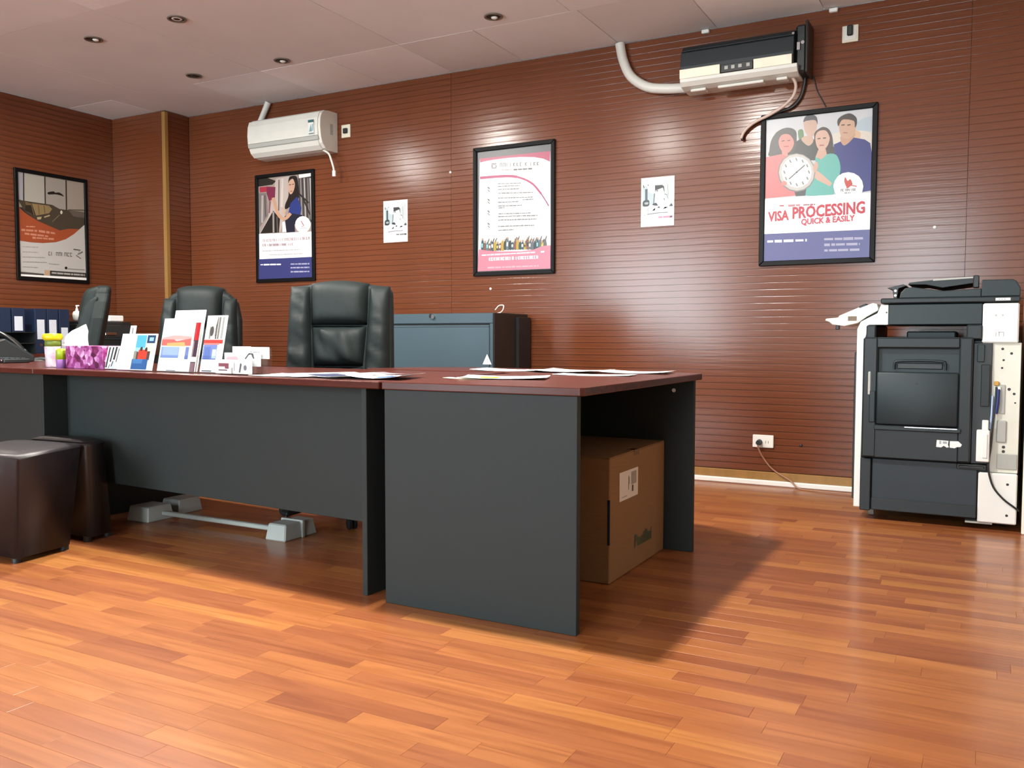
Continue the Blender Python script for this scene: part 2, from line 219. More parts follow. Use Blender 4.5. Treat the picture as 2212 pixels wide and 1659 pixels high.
 'student': [('b9a79e',[.0,1.0,1.0,1.0,1.0,.439,.003,.453]),('2c2a24',[.0,1.0,.179,1.0,.339,.961,.27,.929,.0,.924]),('d8c9c0',[.339,.984,.586,.995,.564,.754,.496,.618,.406,.458,.015,.458,.178,.606]),('c23a4e',[.018,.917,.179,.916,.167,.864,.029,.864]),('8c2f52',[.156,.917,.327,.903,.316,.799,.201,.769,.156,.853]),('8d8280',[.006,.859,.156,.853,.178,.63,.011,.518]),('c9bfba',[.057,.834,.043,.564,.08,.562,.094,.832]),('5e5450',[.112,.831,.122,.62,.141,.619,.13,.831]),('9a6a70',[.204,.77,.185,.654,.217,.651,.236,.767]),('7d716c',[.384,.97,.372,.669,.395,.668,.407,.969]),('efe2da',[.443,.979,.42,.703,.46,.7,.483,.977]),('241f1d',[.281,.673,.406,.586,.383,.453,.026,.458]),('b5aaa4',[.265,.662,.264,.457,.296,.456,.297,.66]),('6a605c',[.338,.612,.344,.454,.367,.453,.361,.611]),('4a4442',[.753,.993,1.0,.998,1.0,.531,.854,.536,.764,.723]),('a09896',[.784,.963,.803,.561,.829,.56,.81,.962]),('c8c0bc',[.85,.959,.869,.558,.895,.558,.876,.959]),('8a8280',[.915,.956,.935,.556,.961,.555,.941,.955]),('d9d2ce',[.959,.954,.979,.554,1.0,.554,.985,.953]),('2a2624',[.753,.81,.93,.711,.951,.721,.775,.82]),('2a2624',[.818,.776,.951,.599,.975,.603,.843,.78]),('efe9e4',[.764,.998,1.0,1.0,1.0,.969,.768,.963]),('221a18',[.575,.961,.586,.978,.603,.987,.622,.991,.642,.992,.664,.994,.689,.992,.712,.987,.73,.977,.742,.959,.749,.936,.753,.91,.757,.884,.763,.858,.768,.83,.77,.803,.764,.781,.75,.764,.73,.751,.705,.739,.676,.727,.638,.712,.593,.695,.55,.681,.519,.675,.504,.679,.499,.69,.502,.705,.508,.722,.521,.74,.541,.76,.561,.784,.575,.812,.578,.848,.575,.89,.572,.931]),('e8b9a0',[.582,.938,.596,.949,.616,.958,.636,.963,.653,.963,.667,.956,.679,.942,.689,.926,.693,.91,.691,.893,.685,.874,.675,.857,.664,.842,.652,.831,.637,.822,.622,.816,.609,.816,.596,.823,.584,.837,.574,.853,.568,.87,.567,.887,.568,.906,.573,.924]),('2b1d1a',[.587,.906,.621,.907,.618,.914,.585,.912]),('2b1d1a',[.643,.906,.676,.907,.674,.914,.641,.913]),('a8504c',[.605,.841,.649,.842,.648,.849,.603,.848]),('2a3f8e',[.609,.73,.731,.788,.809,.676,.787,.607,.564,.633]),('1d2338',[.496,.606,.631,.63,.82,.606,.832,.537,.676,.519,.687,.449,.53,.448]),('e3b190',[.588,.642,.559,.628,.532,.612,.509,.601,.493,.598,.474,.6,.449,.607,.424,.62,.398,.64,.375,.671,.353,.713,.332,.759,.31,.803,.253,.798,.275,.754,.296,.708,.319,.664,.346,.628,.379,.602,.416,.583,.457,.572,.5,.568,.542,.575,.575,.59,.603,.606,.63,.62]),('e9bfa2',[.512,.619,.49,.689,.458,.688,.481,.617]),('f4f2f0',[.451,.55,.496,.56,.524,.454,.451,.454]),('fdfdfd',[.003,.453,1.0,.439,1.0,.195,.004,.2]),('fdfdfd',[.973,.509,.962,.479,.932,.453,.886,.437,.832,.433,.778,.441,.731,.46,.7,.487,.689,.519,.7,.549,.731,.574,.777,.59,.831,.594,.885,.586,.931,.567,.962,.54]),('c05a60',[.792,.548,.842,.501,.806,.495,.813,.488,.857,.502,.805,.551]),('9a94a0',[.765,.481,.786,.481,.786,.476,.765,.476]),('9a94a0',[.791,.481,.823,.481,.823,.476,.791,.476]),('9a94a0',[.827,.481,.841,.481,.841,.475,.827,.475]),('9a94a0',[.845,.481,.866,.48,.866,.475,.846,.475]),('9a94a0',[.872,.48,.898,.479,.898,.475,.872,.475]),('c9a3aa',[.073,.396,.072,.37,.083,.37,.083,.396]),('c9a3aa',[.093,.396,.093,.37,.103,.37,.103,.396]),('c9a3aa',[.073,.391,.098,.391,.098,.396,.072,.396]),('c9a3aa',[.111,.396,.111,.37,.121,.37,.121,.396]),('c9a3aa',[.149,.396,.149,.37,.159,.37,.159,.396]),('c9a3aa',[.152,.381,.178,.392,.171,.396,.145,.385]),('c9a3aa',[.146,.381,.171,.369,.177,.373,.152,.385]),('c9a3aa',[.187,.396,.187,.37,.197,.369,.197,.395]),('c9a3aa',[.207,.395,.207,.369,.217,.369,.217,.395]),('c9a3aa',[.187,.39,.212,.39,.212,.395,.187,.395]),('c9a3aa',[.225,.395,.225,.369,.235,.369,.235,.395]),('c9a3aa',[.225,.39,.25,.39,.25,.395,.225,.395]),('c9a3aa',[.225,.369,.25,.369,.25,.374,.225,.374]),('c9a3aa',[.263,.395,.263,.369,.273,.369,.273,.395]),('c9a3aa',[.283,.395,.283,.369,.293,.369,.293,.395]),('c9a3aa',[.263,.39,.288,.39,.288,.395,.263,.395]),('c9a3aa',[.301,.395,.3,.369,.311,.369,.311,.394]),('c9a3aa',[.301,.389,.326,.389,.325,.394,.3,.395]),('c9a3aa',[.301,.369,.326,.369,.325,.374,.3,.374]),('c9a3aa',[.338,.394,.338,.369,.348,.368,.348,.394]),('c9a3aa',[.376,.394,.376,.368,.386,.368,.386,.394]),('c9a3aa',[.413,.394,.413,.368,.423,.368,.423,.394]),('c9a3aa',[.451,.394,.451,.368,.461,.368,.461,.393]),('c9a3aa',[.488,.393,.488,.368,.498,.367,.498,.393]),('c9a3aa',[.508,.393,.508,.367,.518,.367,.518,.393]),('c9a3aa',[.488,.388,.513,.388,.513,.393,.488,.393]),('c9a3aa',[.525,.393,.525,.367,.535,.367,.535,.393]),('c9a3aa',[.545,.393,.545,.367,.555,.367,.555,.393]),('c9a3aa',[.526,.388,.55,.388,.55,.393,.525,.393]),('c9a3aa',[.563,.393,.563,.367,.572,.367,.572,.392]),('c9a3aa',[.563,.388,.588,.387,.587,.392,.562,.393]),('c9a3aa',[.563,.367,.588,.367,.587,.372,.562,.372]),('c9a3aa',[.6,.392,.6,.367,.61,.367,.61,.392]),('c9a3aa',[.619,.392,.619,.367,.629,.366,.629,.392]),('c9a3aa',[.6,.387,.625,.387,.624,.392,.599,.392]),('c9a3aa',[.637,.392,.637,.367,.647,.366,.647,.392]),('c9a3aa',[.637,.387,.662,.387,.661,.392,.636,.392]),('c9a3aa',[.637,.366,.662,.366,.661,.371,.636,.372]),('c9a3aa',[.674,.392,.674,.366,.683,.366,.683,.392]),('c9a3aa',[.674,.387,.698,.387,.698,.392,.673,.392]),('c9a3aa',[.674,.366,.698,.366,.698,.371,.673,.371]),('c9a3aa',[.71,.392,.71,.366,.72,.366,.72,.391]),('c9a3aa',[.747,.391,.747,.366,.757,.366,.757,.391]),('c9a3aa',[.784,.391,.784,.366,.794,.365,.794,.391]),('c9a3aa',[.82,.391,.821,.365,.83,.365,.83,.391]),('c9a3aa',[.84,.391,.84,.365,.85,.365,.85,.39]),('c9a3aa',[.821,.386,.845,.385,.845,.391,.82,.391]),('c9a3aa',[.857,.391,.857,.365,.867,.365,.867,.39]),('c9a3aa',[.893,.39,.893,.365,.903,.365,.903,.39]),('c9a3aa',[.894,.385,.918,.385,.917,.39,.893,.39]),('c9a3aa',[.894,.365,.918,.365,.917,.37,.893,.37]),('c9a3aa',[.93,.39,.93,.365,.94,.364,.939,.39]),('c9a3aa',[.949,.39,.949,.365,.959,.364,.959,.39]),('c9a3aa',[.93,.385,.954,.385,.954,.39,.929,.39]),('c9a3aa',[.072,.35,.072,.326,.081,.326,.082,.35]),('c9a3aa',[.072,.345,.096,.345,.095,.35,.072,.35]),('c9a3aa',[.072,.326,.095,.326,.095,.331,.072,.331]),('c9a3aa',[.107,.35,.107,.326,.116,.326,.116,.349]),('c9a3aa',[.126,.349,.125,.326,.135,.325,.135,.349]),('c9a3aa',[.107,.345,.13,.344,.13,.349,.107,.349]),('c9a3aa',[.165,.348,.165,.325,.174,.325,.174,.348]),('c9a3aa',[.199,.348,.199,.324,.209,.324,.209,.348]),('c9a3aa',[.218,.348,.218,.324,.227,.324,.227,.347]),('c9a3aa',[.2,.343,.223,.343,.222,.347,.199,.348]),('c9a3aa',[.234,.347,.234,.324,.243,.323,.243,.347]),('c9a3aa',[.237,.334,.26,.344,.254,.347,.231,.337]),('c9a3aa',[.231,.334,.254,.323,.26,.326,.237,.337]),('c9a3aa',[.268,.347,.268,.323,.278,.323,.278,.346]),('c9a3aa',[.287,.346,.287,.323,.296,.322,.296,.346]),('c9a3aa',[.269,.342,.291,.341,.291,.346,.268,.347]),('c9a3aa',[.303,.346,.303,.322,.312,.322,.312,.346]),('c9a3aa',[.321,.346,.321,.322,.33,.322,.33,.345]),('c9a3aa',[.303,.341,.326,.341,.326,.346,.303,.346]),('c9a3aa',[.337,.345,.337,.322,.346,.322,.346,.345]),('c9a3aa',[.355,.345,.355,.322,.365,.321,.365,.345]),('c9a3aa',[.337,.341,.36,.34,.36,.345,.337,.345]),('c9a3aa',[.371,.345,.371,.321,.38,.321,.381,.345]),('c9a3aa',[.406,.344,.406,.321,.415,.32,.415,.344]),('c9a3aa',[.44,.344,.44,.32,.449,.32,.449,.343]),('c9a3aa',[.458,.343,.458,.32,.467,.32,.467,.343]),('c9a3aa',[.44,.339,.462,.338,.462,.343,.44,.343]),('c9a3aa',[.474,.343,.474,.32,.483,.319,.483,.343]),('c9a3aa',[.492,.343,.492,.319,.501,.319,.501,.342]),('c9a3aa',[.474,.338,.496,.338,.496,.342,.474,.343]),('c9a3aa',[.508,.342,.508,.319,.517,.319,.517,.342]),('c9a3aa',[.508,.338,.53,.337,.53,.342,.508,.342]),('c9a3aa',[.508,.319,.53,.318,.53,.323,.508,.324]),('c9a3aa',[.564,.341,.564,.318,.573,.318,.573,.341]),('c9a3aa',[.598,.341,.598,.317,.607,.317,.607,.34]),('c9a3aa',[.632,.34,.632,.317,.641,.317,.641,.34]),('c9a3aa',[.632,.335,.654,.335,.654,.34,.631,.34]),('c9a3aa',[.632,.317,.654,.316,.654,.321,.631,.321]),('dedede',[.072,.286,.121,.285,.121,.277,.072,.277]),('dedede',[.129,.285,.18,.284,.18,.276,.129,.277]),('dedede',[.189,.284,.237,.284,.237,.276,.189,.276]),('dedede',[.246,.283,.28,.283,.28,.276,.246,.276]),('dedede',[.289,.283,.338,.283,.338,.275,.289,.275]),('dedede',[.343,.283,.386,.282,.386,.274,.343,.275]),('dedede',[.392,.282,.445,.282,.445,.273,.392,.274]),('dedede',[.451,.282,.504,.281,.504,.273,.451,.274]),('dedede',[.512,.281,.552,.281,.552,.272,.512,.273]),('dedede',[.56,.28,.583,.28,.583,.273,.56,.273]),('dedede',[.59,.28,.66,.279,.66,.272,.59,.273]),('dedede',[.667,.279,.719,.279,.719,.271,.667,.272]),('dedede',[.725,.279,.762,.278,.762,.271,.725,.271]),('dedede',[.77,.278,.788,.278,.788,.271,.77,.271]),('e2e2de',[.176,.245,.2,.245,.199,.236,.176,.237]),('e2e2de',[.208,.244,.246,.244,.246,.236,.208,.237]),('e2e2de',[.254,.243,.289,.243,.289,.236,.254,.236]),('e2e2de',[.296,.243,.354,.242,.354,.235,.296,.236]),('e2e2de',[.36,.243,.399,.243,.399,.234,.36,.234]),('e2e2de',[.406,.242,.472,.241,.472,.234,.406,.235]),('e2e2de',[.478,.242,.533,.241,.533,.232,.478,.233]),('e2e2de',[.54,.24,.573,.24,.573,.233,.54,.233]),('e2e2de',[.58,.241,.612,.24,.612,.232,.58,.232]),('e2e2de',[.62,.24,.651,.239,.651,.232,.62,.232]),('e2e2de',[.659,.24,.713,.239,.713,.231,.659,.231]),('e2e2de',[.72,.239,.747,.238,.747,.231,.72,.231]),('e2e2de',[.756,.238,.791,.238,.791,.23,.756,.231]),('e2e2de',[.797,.238,.833,.238,.833,.23,.797,.23]),('3d4383',[.004,.2,1.0,.195,1.0,.0,.0,.0]),('e2e2f2',[.036,.149,.086,.149,.086,.138,.036,.139]),('e2e2f2',[.099,.151,.21,.149,.21,.134,.099,.135]),('e2e2f2',[.221,.149,.336,.147,.336,.132,.221,.134]),('e2e2f2',[.346,.146,.428,.145,.428,.131,.346,.132]),('c5c5e6',[.609,.141,.681,.14,.681,.128,.609,.13]),('c5c5e6',[.691,.139,.74,.138,.74,.128,.691,.129]),('c5c5e6',[.751,.14,.804,.139,.804,.126,.751,.126]),('c5c5e6',[.812,.138,.912,.137,.912,.124,.812,.126]),('c5c5e6',[.924,.137,.955,.137,.955,.123,.924,.124]),('c5c5e6',[.609,.106,.643,.106,.643,.093,.61,.093]),('c5c5e6',[.652,.106,.707,.105,.707,.092,.652,.093]),('c5c5e6',[.717,.105,.78,.104,.78,.091,.717,.091]),('c5c5e6',[.791,.103,.849,.102,.849,.091,.791,.092]),('c5c5e6',[.86,.103,.928,.102,.928,.089,.86,.09]),('c5c5e6',[.937,.101,.955,.101,.955,.089,.937,.089]),('c5c5e6',[.61,.067,.655,.066,.655,.053,.61,.053]),('c5c5e6',[.667,.066,.76,.065,.76,.051,.667,.053]),('c5c5e6',[.768,.065,.847,.064,.847,.05,.768,.051]),('c5c5e6',[.855,.062,.908,.062,.908,.051,.855,.051]),('c5c5e6',[.918,.062,.955,.061,.956,.05,.918,.05])],
